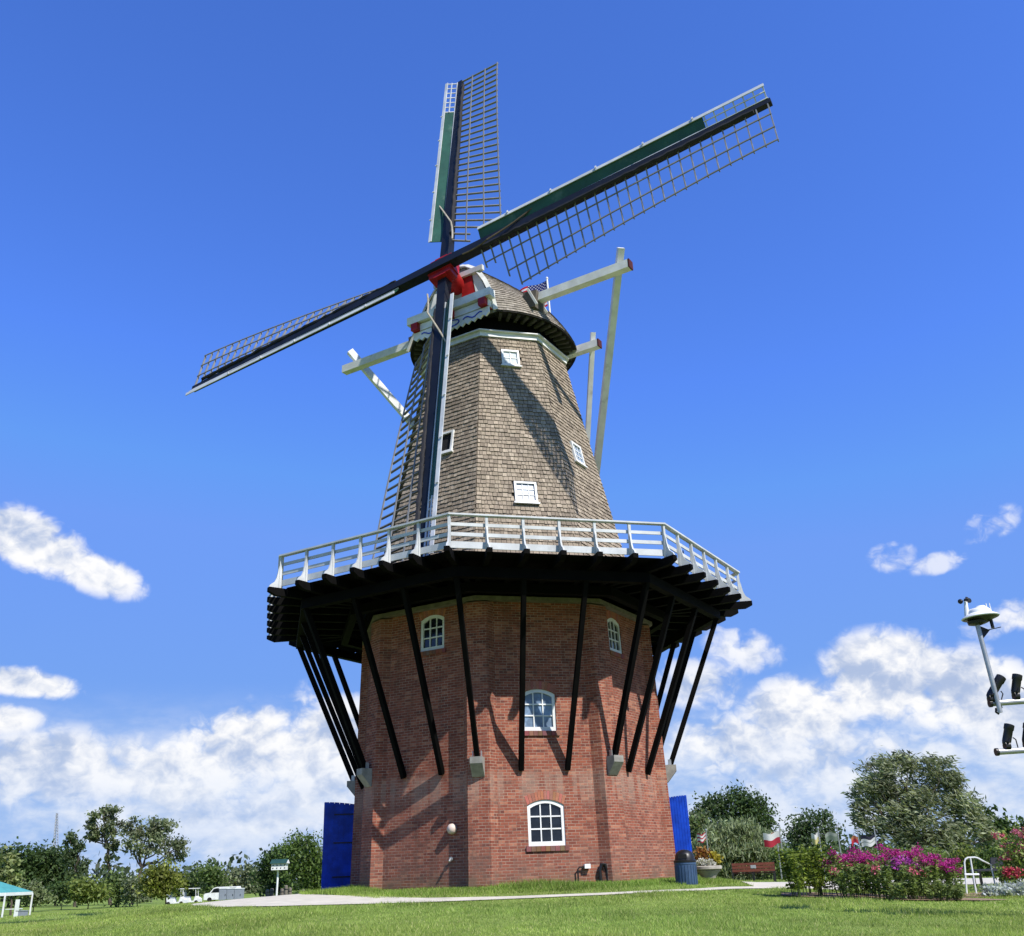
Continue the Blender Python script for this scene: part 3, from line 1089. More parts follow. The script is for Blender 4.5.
for k in range(8):
    a0, a1 = cdir(k - 1)[0], cdir(k)[0]
    for r0, r1, z0, z1 in ((2.52, 2.68, 18.65, 18.83), (2.50, 2.78, 18.834, 18.88)):
        mb.hexa([AX + a0 * (r1 + .02) + Vector((0, 0, z0)), AX + a1 * (r1 + .02) + Vector((0, 0, z0)), AX + a1 * r0 + Vector((0, 0, z0)), AX + a0 * r0 + Vector((0, 0, z0)),
                 AX + a0 * r1 + Vector((0, 0, z1)), AX + a1 * r1 + Vector((0, 0, z1)), AX + a1 * r0 + Vector((0, 0, z1)), AX + a0 * r0 + Vector((0, 0, z1))])
mb.build('trim_band', WHITE, smock)
mb = MB()
mb.lathe([(2.46, 18.7), (2.46, 19.45)], AX, 40, cap0=False, cap1=False)
mb.build('curb', BLACK, smock, smooth=True)

for i, (k, sc, ww, z0, z1) in enumerate(SWIN):
    openw = (k == -1)
    gm = MB()
    fbox(gm, k, sc - ww / 2 + .03, sc + ww / 2 - .03, z0 + .03, z1 - .03, -.02 if openw else .0, .0 if openw else .03, smock_apo)
    win = gm.build('window', WINE if openw else (CURTAIN if i == 0 else GLASSB), smock.parent)
    if openw:
        win['label'] = 'small tower window standing open and dark'
    fr = MB()
    for (a, b, c, d) in ((sc - ww / 2, sc - ww / 2 + .07, z0, z1), (sc + ww / 2 - .07, sc + ww / 2, z0, z1), (sc - ww / 2 + .07, sc + ww / 2 - .07, z1 - .07, z1), (sc - ww / 2 + .07, sc + ww / 2 - .07, z0, z0 + .07)):
        fbox(fr, k, a, b, c, d, -.02, .085, smock_apo)
    fr.build('frame', WHITE, win)
    if not openw:
        mu = MB()
        for q in ((-1, 1) if i != 0 else (0,)):
            s = sc + q * (ww - .14) / 6
            fbox(mu, k, s - .012, s + .012, z0 + .06, z1 - .06, .0, .05, smock_apo)
        for q in ((1, 2) if i != 0 else (1.5,)):
            z = z0 + .07 + (z1 - z0 - .14) * q / 3
            fbox(mu, k, sc - ww / 2 + .06, sc + ww / 2 - .06, z - .012, z + .012, .0, .052, smock_apo)
        mu.build('glazing_bars', WHITE, win)
    sl = MB()
    fbox(sl, k, sc - ww / 2 - .05, sc + ww / 2 + .05, z0 - .05, z0 - .002, -.02, .12, smock_apo)
    sl.build('sill', WHITE, win)

# --- cap
CA = R(31.885)
NF = Vector((-math.sin(CA), -math.cos(CA), 0))         # the way the cap looks
HX = Vector((math.cos(CA), -math.sin(CA), 0))          # to the right of it as seen here
UP = Vector((0, 0, 1))


def cp(u, w, z):
    return AX + NF * u + HX * w + UP * z


PH0 = R(35)
RE = 3.02


def cap_pt(ph, t):
    """ph: angle round the eave from the nose, t: 0 eave to 1 ridge"""
    u, w = RE * math.cos(ph), RE * math.sin(ph)
    k = (abs(ph) - PH0) / (math.pi - PH0)
    ur = 2.05 - 3.5 * min(1, k * 1.02) ** .9
    zr = 22.10 - 1.05 * k - .35 * k * k
    ze = 19.42 - .16 * min(1, max(0, (2.5 - u) / 3)) + (.0 if u > 0 else 0)
    a = .62 * (1 - math.cos(t * math.pi / 2)) + .38 * t
    b = .72 * math.sin(t * math.pi / 2) + .28 * t
    fl = .10 * (1 - t) ** 6
    a = a * (1 - .0) - fl * .15
    return cp(u + (ur - u) * a, w * (1 - a), ze + (zr - ze) * b)


cb = MB()
NC, NS = 34, 92
for side in (1, -1):
    for j in range(NC):
        t0, t1 = j / NC, min(1, (j + 1.25) / NC)
        i = 0.0
        x = 0.0
        while x < 1:
            wd = rng.uniform(.010, .020) * (1 + 1.2 * j / NC)
            p0, p1 = PH0 + (math.pi - PH0) * x, PH0 + (math.pi - PH0) * min(1, x + wd)
            x += wd
            A, B = cap_pt(side * p0, t0), cap_pt(side * p1, t0)
            C_, D_ = cap_pt(side * p1, t1), cap_pt(side * p0, t1)
            ctr = cp(0, 0, 19.6)
            o = (A - ctr).normalized() * (.026 + rng.uniform(-.005, .005))
            A2, B2 = A + o, B + o
            c = rng.choice(SHC)
            v_ = rng.uniform(.85, 1.2)
            col = [q * v_ * m for q, m in zip(c, (.86, .93, 1.04))]
            if side > 0:
                cb.face([A2, B2, C_, D_], col=col)
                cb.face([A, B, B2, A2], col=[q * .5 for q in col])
            else:
                cb.face([B2, A2, D_, C_], col=col)
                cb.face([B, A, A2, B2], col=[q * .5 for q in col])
cap = cb.build('cap', SHINGLE, mill)
mb = MB()                               # ridge board
rp = [cap_pt(PH0 + (math.pi - PH0) * q, 1) + UP * .03 for q in (0, .25, .5, .75, 1)]
for a, b in zip(rp, rp[1:]):
    mb.beam(a, b, .22, .08)
mb.build('ridge_cap', GREYWHITE, cap)
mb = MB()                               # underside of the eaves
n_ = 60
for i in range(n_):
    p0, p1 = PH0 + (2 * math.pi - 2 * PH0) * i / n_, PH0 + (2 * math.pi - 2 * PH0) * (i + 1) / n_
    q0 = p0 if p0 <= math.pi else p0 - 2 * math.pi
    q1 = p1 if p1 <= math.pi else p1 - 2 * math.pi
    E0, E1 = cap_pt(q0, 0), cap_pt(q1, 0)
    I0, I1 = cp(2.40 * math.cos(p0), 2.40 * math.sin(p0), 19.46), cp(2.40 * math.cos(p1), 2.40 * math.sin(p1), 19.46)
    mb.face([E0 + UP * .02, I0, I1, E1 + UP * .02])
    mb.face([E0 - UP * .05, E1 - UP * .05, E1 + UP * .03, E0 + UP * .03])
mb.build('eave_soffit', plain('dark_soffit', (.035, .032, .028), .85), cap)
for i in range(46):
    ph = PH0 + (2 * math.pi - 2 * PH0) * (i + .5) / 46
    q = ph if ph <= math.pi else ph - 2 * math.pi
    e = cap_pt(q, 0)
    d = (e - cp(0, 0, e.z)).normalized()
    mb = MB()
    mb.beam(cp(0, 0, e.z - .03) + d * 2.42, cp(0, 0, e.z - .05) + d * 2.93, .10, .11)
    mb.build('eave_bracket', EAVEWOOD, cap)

# white gable with a red panel behind the windshaft
edge = [cap_pt(PH0, t) for t in (0, .12, .25, .4, .55, .7, .85, 1)]
edgel = [cap_pt(-PH0, t) for t in (1, .85, .7, .55, .4, .25, .12, 0)]
mb = MB()
poly = edge + edgel[1:]
ins = [p - NF * .10 for p in poly]
mb.face(ins)
gable = mb.build('gable_board', plain('grey_boards', (.40, .41, .40), .7, var=.2, scale=4), cap)


def gable_pt(w, z):                    # on the leaning gable plane
    best = min((abs(cap_pt(PH0, q / 60).z - z), q / 60) for q in range(61))[1]
    u = (cap_pt(PH0, best) - AX).dot(NF)
    return cp(u, w, z)


def gpoly(mb, pts, th, off=0.0):
    mb.prism([gable_pt(w, z) + NF * (off - .06) for w, z in pts], NF * th)


mb = MB()
gpoly(mb, [(.28, 20.0), (.95, 20.0), (.62, 21.4), (.22, 21.4)], .05)
gpoly(mb, [(-.30, 20.0), (-.55, 20.0), (-.4, 21.5), (-.22, 21.5)], .05)
mb.build('red_panel', RED, cap)
mb = MB()
gpoly(mb, [(.98, 20.0), (1.46, 20.0), (1.24, 20.6), (.95, 21.35), (.66, 21.4)], .06)
gpoly(mb, [(-.62, 20.0), (-1.50, 20.0), (-1.32, 20.5), (-1.0, 21.2), (-.75, 21.5), (-.46, 21.5)], .06)
mb.build('white_panel', WHITE, cap)
mb = MB()                               # barge boards following the roof edge
for ed in (edge, edgel):
    for a, b in zip(ed, ed[1:]):
        mb.beam(a + NF * .02, b + NF * .02, .16, .05, up=(a + b) / 2 - cp(0, 0, 20))
mb.build('barge_board', GREYWHITE, cap)
mb = MB()
mb.beam(cp(2.30, -1.0, 21.48), cp(2.30, 1.15, 21.48), .14, .2)
mb.build('collar_beam', GREYWHITE, cap)
mb = MB()
mb.beam(cp(2.72, -1.80, 19.98), cp(2.72, 1.78, 19.98), .34, .30)
mb.build('weather_beam', WHITE, cap)
for w in (-1.45, .06, 1.45):
    mb = MB()
    mb.box(cp(2.68, w, 19.66), (.28, .5, .27), (HX, NF, UP))
    mb.build('beam_end', RED, cap)
mb = MB()
mb.beam(cp(2.60, -1.62, 19.66), cp(2.60, 1.62, 19.66), .3, .26)
mb.build('breast_beam', WHITE, cap)
mb = MB()                               # beard board with a wavy lower edge
pts = []
n_ = 26
for i in range(n_ + 1):
    w = -1.62 + 3.24 * i / n_
    zl = 19.12 + .05 * math.cos(i * math.pi) + .10 * (w / 1.6) ** 2
    pts.append((w, zl))
front = [cp(2.66, w, z) for w, z in pts] + [cp(2.66, 1.62, 19.5), cp(2.66, -1.62, 19.5)]
mb.prism(front, NF * .07)
beard = mb.build('beard_board', WHITE, cap)
mb = MB()
for a0, a1, cx in ((0, 2 * math.pi, .05),):
    for i in range(16):
        t0, t1 = a0 + (a1 - a0) * i / 16, a0 + (a1 - a0) * (i + 1) / 16
        mb.beam(cp(2.745, cx + .34 * math.cos(t0), 19.33 + .12 * math.sin(t0)), cp(2.745, cx + .34 * math.cos(t1), 19.33 + .12 * math.sin(t1)), .012, .045)
for sg in (-1, 1):
    for i in range(8):
        x0, x1 = .5 + i * .1, .6 + i * .1
        mb.beam(cp(2.745, sg * x0 + .05, 19.33 + .06 * math.sin(i * 1.1)), cp(2.745, sg * x1 + .05, 19.33 + .06 * math.sin((i + 1) * 1.1)), .012, .04)
mb.build('blue_scroll', BLUE, beard)

# long and short cross beams, tail and braces
def spruit(u, w0, w1, z, s, name):
    mb = MB()
    mb.beam(cp(u, w0, z), cp(u, w1, z), s * .8, s * .85)
    o_ = mb.build(name, WHITE, cap)
    for w, e in ((w1, 1),):
        m_ = MB()
        m_.beam(cp(u, w + e * .002, z), cp(u, w + e * .05, z), s * .8 + .01, s * .85 + .01)
        m_.build('beam_tip', plain('dark_red_end_grain', (.07, .012, .01), .7), cap)


spruit(1.2, -6.28, 6.28, 20.17, .36, 'long_cross_beam')
spruit(-1.5, -3.30, 3.62, 19.30, .34, 'short_cross_beam')
mb = MB()
mb.beam(cp(-2.2, 0, 20.3), cp(-5.5, 0, 10.2), .4, .45)
mb.build('tail_pole', WHITE, cap)
for (u, w, z, ue, we, ze) in ((1.2, 6.02, 20.95, -5.25, .25, 10.9), (1.2, -6.02, 20.95, -5.15, -.25, 10.9), (-1.5, 3.42, 19.85, -5.2, .22, 11.4), (-1.5, -3.1, 19.85, -5.2, -.22, 11.4)):
    mb = MB()
    mb.beam(cp(u + .0, w, z), cp(ue, we, ze), .22 if u > 0 else .17, .25 if u > 0 else .18)
    mb.build('tail_brace', WHITE, cap)
mb = MB()                               # hood where the long beam leaves the roof
for sg in (1, -1):
    a, b = cp(1.2, sg * 2.25, 20.1), cp(1.2, sg * 2.78, 20.02)
    mb.beam(a, b, .62, .64)
mb.build('beam_hood', plain('hood_boards', (.11, .095, .08), .85), cap)
mb = MB()
for sg in (1, -1):
    for uu in (.86, 1.54):
        mb = MB()
        mb.beam(cp(uu, sg * 2.5, 20.46), cp(uu, sg * 2.84, 19.72), .06, .08)
        mb.build('hood_trim', GREYWHITE, cap)
# winding winch with its post on the gallery
mb = MB()
wp = AX + cdir(1)[0] * 6.3 + fdir(1)[1] * -.4
mb.tube([wp + UP * GZ, wp + UP * (GZ + .5), wp + UP * (GZ + 1.35)], [.34, .17, .06], 10)
mb.tube([wp + UP * (GZ + 1.3), wp + UP * (GZ + 1.7)], .02, 6)
mb.build('winch', STOCK, mill)

# --- windshaft, sails
TAU, TH = R(14.647), R(6.239)
SN = Vector((-math.sin(CA) * math.cos(TAU), -math.cos(CA) * math.cos(TAU), math.sin(TAU)))
SU = HX.cross(-SN)
if SU.z < 0:
    SU = -SU
E1 = math.cos(TH) * HX + math.sin(TH) * SU
E2 = -math.sin(TH) * HX + math.cos(TH) * SU
HUB = AX + NF * 3.285 + HX * .03 + UP * 21.37
mb = MB()
mb.lathe([(.30, -2.4), (.30, -1.0), (.36, -.55), (.36, -.45)], HUB, 20, SN)
mb.build('windshaft', RED, cap, smooth=True)
mb = MB()
mb.box(HUB - SN * .16, (.90, .90, .46), (E1, E2, SN))
mb.box(HUB - SN * .16, (.98, .5, .52), (E1, E2, SN))
mb.box(HUB - SN * .18, (.5, .98, .50), (E1, E2, SN))
mb.build('canister', RED, cap)


def make_sail(e, lead, off, seed):
    """e: direction of the arm, lead: towards the leading edge, off: position along the shaft"""
    r_ = random.Random(seed)
    O = HUB + SN * off
    trail = -lead
    L = {2: 12.35, 1: 12.1}.get(seed, 12.2)
    # lattice, twisted
    def pt(s, w):
        k = (s - 2.2) / (L - 2.2)
        back = 1.05 * max(0, 1 - k) ** 1.35 + .10 * k
        wmax = 1.66 + .18 * k
        return O + e * s + trail * w - SN * (back * w / wmax) + SN * .05
    mb = MB()
    nbar = 29
    for i in range(nbar):
        s = 1.72 + (L - .06 - 1.72) * i / (nbar - 1)
        k = (s - 2.2) / (L - 2.2)
        wm = 1.70 + .18 * k
        if i < 2:
            wm = .70
        elif i == 2:
            wm = 1.28
        mb.beam(pt(s, -.05), pt(s, wm), .034, .075, up=SN)
    for j, w in enumerate((.58, 1.14, 1.68)):
        s0 = (1.72, 2.47, 2.84)[j]
        prev = None
        for i in range(13):
            s = s0 + (L - .03 - s0) * i / 12
            k = (s - 2.2) / (L - 2.2)
            p = pt(s, w + .18 * k * (w / 1.7)) + SN * .045
            if prev is not None:
                mb.beam(prev, p, .045, .035, up=SN)
            prev = p
    sail = mb.build('sail', LATH, mill)
    # stock
    mb = MB()
    mb.beam(O + e * -.02, O + e * (L + .05), .36, .36, up=SN, w1=.20, h1=.18)
    mb.build('stock', STOCK, sail)
    # wind board with an open top
    def bp(s, w, f=0.0):
        k = (s - 2.2) / (L - 2.2)
        fwd = .27
        hw_ = .17 - .06 * k
        return O + e * s + lead * (hw_ + w) + SN * (fwd * w / .5 + .06 + f)
    mb = MB()
    n_ = 10
    S0, S1 = 1.75, 10.1
    for i in range(n_):
        a, b = S0 + (S1 - S0) * i / n_, S0 + (S1 - S0) * (i + 1) / n_
        q = [bp(a, .02), bp(b, .02), bp(b, .43), bp(a, .43)]
        mb.hexa([p - SN * .025 for p in q] + q)
    mb.build('wind_board', GREEN, sail)
    mb = MB()
    prev = None
    for i in range(13):
        s = S0 + (L - S0) * i / 12
        p = bp(s, .43, .01)
        p2 = bp(s, .015, .025)
        if prev is not None:
            mb.beam(prev[0], p, .13, .03, up=SN)
            mb.beam(prev[1], p2, .035, .04, up=SN)
        prev = (p, p2)
    for i in range(7):
        s = 10.15 + (L - 10.2) * i / 6
        mb.beam(bp(s, -.05), bp(s, .44), .045, .03, up=SN)
    mb.beam(bp(10.1, .22, .03), bp(L - .02, .22, .03), .04, .03, up=SN)
    for i in range(5):
        s = 3 + i * 1.7
        mb.box(bp(s, .47, .04), (.05, .1, .03), (e, lead, SN))
    mb.build('leading_edge', RAILW, sail)
    # furled canvas and ropes
    mb = MB()
    for (s0, w0, f0, s1, w1, f1) in () if seed == 3 else ((4.1, .52, .1, 2.2, -.35, .30), (2.2, -.35, .30, 1.2, -.45, .28)):
        P = [O + e * (s0 + (s1 - s0) * q) + lead * (w0 + (w1 - w0) * q) + SN * (f0 + (f1 - f0) * q + .06 - .05 * math.sin(q * math.pi)) for q in (0, .25, .5, .75, 1)]
        mb.tube(P, .032, 6)
    if seed != 3:
        mb.build('rope', ROPE if seed != 1 else DKROPE, sail)
    mb = MB()
    pts = []
    for i in range(60):
        s = 1.9 + (L - 2.4) * i / 59
        pts.append(O + e * s + trail * (.20 + .01 * math.sin(i * 1.3) + .02 * r_.random()) + SN * (.10 + .03 * r_.random()))
    rad = [.065 + .006 * math.sin(i * 1.7) + .016 * r_.random() for i in range(60)]
    mb.tube(pts, rad, 7)
    mb.build('furled_sailcloth', SAILCLOTH, sail, smooth=True)
    return sail


make_sail(E2, -E1, -.27, 2)
make_sail(E1, E2, .05, 1)
make_sail(-E2, E1, -.27, 4)
make_sail(-E1, -E2, .05, 3)

# --- fittings low on the brick wall
mb = MB()
c_ = fp(-1, .97, 2.70, brick_apo, 0)
mb.lathe([(.13, 0), (.14, .03), (.13, .10), (.08, .15), (0.01, .165)], c_, 16, fdir(-1)[0])
mb.build('wall_lamp', plain('lamp_bowl', (.62, .50, .42), .4), mill, smooth=True)
mb = MB()
c_ = fp(-1, .95, 1.96, brick_apo, 0)
n, t = fdir(-1)
mb.tube([c_, c_ + n * .09, c_ + n * .14 - UP * .06], .028, 8)
mb.lathe([(.055, .05), (.055, .07)], c_, 10, n)
mb.build('garden_tap', METAL, mill)
mb = MB()
q0 = fp(0, .72, 1.15, brick_apo, .08)
n, t = fdir(0)
mb.tube([q0, q0 + UP * .45, q0 + UP * .50 + t * .05, q0 + UP * .50 + t * .20], .022, 8)
mb.build('pipe', BLKMETAL, mill)
mb = MB()
mb.tube([q0 + t * .62, q0 + t * .60 + UP * .40, q0 + t * .66 + UP * .55, q0 + t * .76 + UP * .55, q0 + t * .80 + UP * .40, q0 + t * .80, q0 + t * 1.3 + UP * .03], .05, 8)
mb.build('pipe', BLKMETAL, mill)
mb = MB()
mb.box(q0 + UP * .52 + t * .26, (.16, .12, .11), (t, n, UP))
mb.build('meter_box', WHITE, mill)

# --- flag behind the cap
def flag_material():
    m, gg, out = new_mat('starred_flag_cloth')
    uv = gg.n('ShaderNodeUVMap').outputs[0]
    sp = gg.n('ShaderNodeSeparateXYZ')
    gg.put(sp.inputs[0], uv)
    x, y = sp.outputs[0], sp.outputs[1]
    st = gg.m('GREATER_THAN', gg.m('FRACT', gg.m('MULTIPLY', y, 6.5)), .5)
    stripes = gg.mix(st, (.5, .02, .03), (.7, .7, .7))
    # staggered rows of stars drawn as small discs
    fx = gg.m('SUBTRACT', gg.m('FRACT', gg.m('ADD', gg.m('MULTIPLY', x, 13.0), gg.m('MULTIPLY', gg.m('FLOOR', gg.m('MULTIPLY', y, 17.0)), .5))), .5)
    fy = gg.m('SUBTRACT', gg.m('FRACT', gg.m('MULTIPLY', y, 17.0)), .5)
    rr = gg.m('ADD', gg.m('MULTIPLY', fx, fx), gg.m('MULTIPLY', fy, fy))
    star = gg.m('LESS_THAN', rr, .055)
    canton = gg.mix(star, (.012, .018, .12), (.7, .7, .72))
    isc = gg.m('MULTIPLY', gg.m('LESS_THAN', x, .45), gg.m('GREATER_THAN', y, .46))
    principled(gg, out, gg.mix(isc, stripes, canton), .8, 0, .1)
    return m


fpole0 = cp(-1.2, 1.75, 21.0)
flag = thing('flag', 'blue flag with rows of white stars flying behind the windmill cap', 'flag', fpole0)
ptop = at(547, 279, 32.5)
fpole0 = Vector((ptop.x + .05, ptop.y, ptop.z - 1.9))
flag.location = fpole0
WL[flag.name] = fpole0
mb = MB()
mb.tube([fpole0, ptop], .035, 8)
mb.lathe([(.05, 0), (.05, .05), (0.01, .1)], ptop, 8)
mb.build('flag_pole', WHITE, flag)
mb = MB()
nx, ny = 24, 10
FWd, FHt = 1.9, 1.15
fd = Vector((-.93, .36, 0))
fnn = Vector((.36, .93, 0))


def fpnt(i, j):
    x, y = i / nx, j / ny
    return ptop - UP * (.06 + FHt * (1 - y) + .22 * x + .03 * math.sin(9 * x)) + fd * (FWd * x * .9 + .03) + fnn * (.12 * math.sin(8 * x + y) * x)


for i in range(nx):
    for j in range(ny):
        mb.face([fpnt(i, j), fpnt(i + 1, j), fpnt(i + 1, j + 1), fpnt(i, j + 1)], uv=[(i / nx, j / ny), ((i + 1) / nx, j / ny), ((i + 1) / nx, (j + 1) / ny), (i / nx, (j + 1) / ny)])
mb.build('flag_cloth', flag_material(), flag, smooth=True)

# ------------------------------------------------------------------ foliage tools
def leaf_points(nr, blobs, n, clumps=14, spread=.34):
    """positions gathered in sub-clumps over ellipsoids (cx,cy,cz,rx,ry,rz)"""
    vol = np.array([(b[3] * b[4] * b[5]) ** (2 / 3) for b in blobs])
    cnt = np.maximum(1, (n * vol / vol.sum()).astype(int))
    P, S = [], []
    for b, c in zip(blobs, cnt):
        m = max(3, int(clumps))
        d = nr.normal(size=(m, 3))
        d /= np.linalg.norm(d, axis=1)[:, None]
        d *= nr.uniform(.35, .95, (m, 1))
        cs = nr.normal(0, 1, m)
        idx = nr.integers(0, m, c)
        off = nr.normal(0, spread, (c, 3))
        p = d[idx] + off
        P.append(np.array(b[:3]) + p * np.array(b[3:6]))
        S.append(cs[idx])
    return np.concatenate(P), np.concatenate(S)


def leaf_quads(nr, P, size, aspect=1.6, droop=None, dirv=None, upbias=.4):
    n = len(P)
    a = nr.normal(size=(n, 3))
    if dirv is not None:
        a = a * .45 + np.array(dirv)
    a /= np.linalg.norm(a, axis=1)[:, None]
    nn = nr.normal(size=(n, 3)) + np.array([0, 0, upbias * 2])
    b = np.cross(nn, a)
    b /= np.maximum(np.linalg.norm(b, axis=1), 1e-6)[:, None]
    s = size * nr.uniform(.6, 1.4, (n, 1))
    A, B = a * s * aspect / 2, b * s / 2
    V = np.stack([P - A, P - B * .9 + A * .1, P + A, P + B * .9 + A * .1], 1).reshape(-1, 3)
    F = np.arange(4 * n).reshape(n, 4)
    return V, F


def leaf_cols(nr, n, S, base, alt, clumpvar=.16, var=.16):
    t = nr.uniform(0, 1, (n, 1))
    c = np.array(base) * (1 - t) + np.array(alt) * t
    c = c * (1 + clumpvar * S[:, None] * .8) * (1 + var * nr.normal(size=(n, 1)))
    return np.clip(c, .004, .7)


def crown(name, parent, origin, blobs, n, size, base, alt, seed, clumps=14, spread=.34, aspect=1.6, dirv=None, clumpvar=.16, mat=None):
    nr = np.random.default_rng(seed)
    P, S = leaf_points(nr, blobs, n, clumps, spread)
    gzv = gz(P[:, 0], P[:, 1])
    P[:, 2] = np.maximum(P[:, 2], gzv + .05)
    V, F = leaf_quads(nr, P, size, aspect, dirv=dirv)
    return fast_mesh(name, V, F, mat or LEAF, parent, origin, leaf_cols(nr, len(P), S, base, alt, clumpvar))


def limb(mb, r_, a, b, r0, r1, n=6, wob=.12):
    a, b = Vector(a), Vector(b)
    L = (b - a).length
    pts = [a.lerp(b, q) + Vector((r_.uniform(-1, 1), r_.uniform(-1, 1), r_.uniform(-.4, .8))) * (L * wob * math.sin(q * math.pi)) for q in (0, .2, .4, .6, .8, 1)]
    mb.tube(pts, [r0 + (r1 - r0) * q for q in (0, .2, .4, .6, .8, 1)], n, caps=False)
    return pts


def px_blobs(Y, lst, depth=.8):
    out = []
    for (px, py, rx, ry) in lst:
        p = at(px, py, Y)
        m = mpp(Y, py)
        out.append((p.x, p.y, p.z, rx * m, rx * m * depth, ry * m))
    return out


def tree(name, label, cat, Y, base_px, blobs_px, n, leafpx, base, alt, seed, group=None, trunk_r=None, fork=.35, clumps=14, spread=.34, aspect=1.6, dirv=None, clumpvar=.18, limbs=True):
    r_ = random.Random(seed)
    blobs = px_blobs(Y, blobs_px)
    b0 = at(base_px[0], base_px[1], Y)
    m = mpp(Y, base_px[1])
    zg = gz1(b0.x, b0.y)
    o = Vector((b0.x, b0.y, zg))
    t = thing(name, label, cat, o, group)
    top = max(b[2] + b[5] for b in blobs)
    ht = top - zg
    tr = trunk_r or ht * .022
    cx = sum(b[0] for b in blobs) / len(blobs)
    mb = MB()
    fk = Vector((o.x + (cx - o.x) * fork, o.y, zg + ht * fork))
    limb(mb, r_, o - Vector((0, 0, .1)), fk, tr, tr * .7, 8, .05)
    if limbs:
        for b in blobs:
            e = Vector((b[0], b[1], b[2] + b[5] * .2))
            pts = limb(mb, r_, fk, e, tr * .55, tr * .14)
            for q in range(3):
                s = pts[r_.choice((2, 3, 4))]
                e2 = e + Vector((r_.uniform(-1, 1) * b[3], r_.uniform(-1, 1) * b[4], r_.uniform(-.3, .9) * b[5])) * .8
                limb(mb, r_, s, e2, tr * .22, tr * .06, 5)
    mb.build('trunk', BARK, t)
    crown('crown', t, o, blobs, n, leafpx * m, base, alt, seed, clumps, spread, aspect, dirv, clumpvar)
    return t


def bush(name, label, cat, Y, base_py, blobs_px, n, leafpx, base, alt, seed, group=None, **kw):
    """a shrub with foliage down to the ground and a few stems"""
    return tree(name, label, cat, Y, (sum(b[0] for b in blobs_px) / len(blobs_px), base_py), blobs_px, n, leafpx, base, alt, seed, group, fork=.12, **kw)


DK, DK2 = (.044, .078, .026), (.085, .125, .042)
MD, MD2 = (.08, .13, .038), (.15, .205, .065)
LT, LT2 = (.12, .18, .04), (.20, .26, .075)
GR, GR2 = (.12, .155, .08), (.24, .265, .155)
YE, YE2 = (.13, .16, .025), (.21, .23, .05)
PA, PA2 = (.16, .20, .07), (.28, .32, .14)

# ------------------------------------------------------------------ trees on the left
TL = 'trees at the far edge of the left lawn'
tree('oak_tree', 'spreading open tree with a forked trunk, rightmost of the tall left trees', 'tree', 150, (132, 903), [(147, 832, 22, 16), (166, 838, 20, 15), (180, 850, 11, 10), (130, 828, 13, 12), (160, 826, 18, 10), (150, 850, 16, 9), (127, 846, 8, 8), (172, 857, 10, 7)], 4200, 2.0, GR, GR2, 11, TL, fork=.40, clumps=9, spread=.20, clumpvar=.3)
tree('tall_tree', 'tall narrow tree with gaps of sky, left of the spreading forked tree', 'tree', 152, (111, 903), [(104, 814, 15, 9), (93, 824, 9, 8), (113, 826, 13, 11), (101, 836, 12, 9), (113, 845, 9, 8), (108, 862, 7, 9), (88, 838, 6, 5)], 3000, 2.0, DK2, GR2, 12, TL, fork=.55, clumps=8, spread=.2, clumpvar=.3)
tree('thin_tree', 'small dark ragged tree beside the tall narrow tree', 'tree', 148, (75, 903), [(69, 838, 8, 7), (79, 848, 8, 8), (72, 858, 10, 9), (78, 872, 9, 12)], 1900, 2.0, DK, GR, 13, TL, fork=.4, clumps=9, spread=.24)
for i, (bl, lab, cc) in enumerate([
    ([(8, 864, 18, 16), (18, 880, 16, 18)], 'dark broad tree at the left edge behind the canopy tent', (DK, MD)),
    ([(36, 862, 18, 17), (32, 882, 18, 16)], 'dark broad tree in front of the radio mast', (DK, MD)),
    ([(55, 868, 15, 17), (60, 886, 16, 14)], 'dark green tree between the radio mast and the small ragged tree', (DK, DK2)),
]):
    tree('broad_tree', lab, 'tree', 165, (bl[0][0], 903), bl, 4500, 2.3, *cc, 20 + i, TL, fork=.25, clumps=20)
tree('pale_tree', 'pale silvery leaved young tree rising behind the canopy tent', 'tree', 110, (12, 906), [(10, 868, 10, 14), (17, 882, 9, 10), (4, 882, 8, 10)], 700, 3.4, PA, PA2, 31, fork=.3, clumps=10)
SH = 'shrubs along the far edge of the left lawn'
for i, (Y, py, bl, n, cc, lab) in enumerate([
    (128, 904, [(88, 886, 16, 9), (96, 893, 16, 8), (82, 894, 12, 8)], 1500, (YE, LT2), 'yellow green rounded shrub below the small ragged tree'),
    (135, 904, [(115, 884, 11, 12), (122, 893, 12, 9)], 900, (MD, MD2), 'mid green shrub left of the forked trunk'),
    (132, 904, [(133, 890, 10, 11), (142, 895, 10, 7)], 800, (GR, GR2), 'greyish shrub at the foot of the forked trunk'),
    (124, 905, [(38, 895, 14, 7), (30, 890, 8, 9)], 800, (MD2, GR2), 'low pale shrub just right of the canopy tent'),
    (130, 904, [(62, 893, 12, 9)], 500, (DK, MD), 'low dark shrub between the pale shrub and the yellow green shrub'),
]):
    bush('shrub', lab, 'shrub', Y, py, bl, int(n * 1.7), 2.2, *cc, 40 + i, SH, clumps=12)
tree('small_tree', 'small round yellow green tree beside the parked carts', 'tree', 118, (166, 903), [(163, 872, 16, 9), (155, 882, 15, 9), (172, 882, 13, 9), (163, 890, 18, 6)], 3400, 2.2, YE, YE2, 51, fork=.25, clumps=14, clumpvar=.25)
WD = 'trees in the gap left of the blue door'
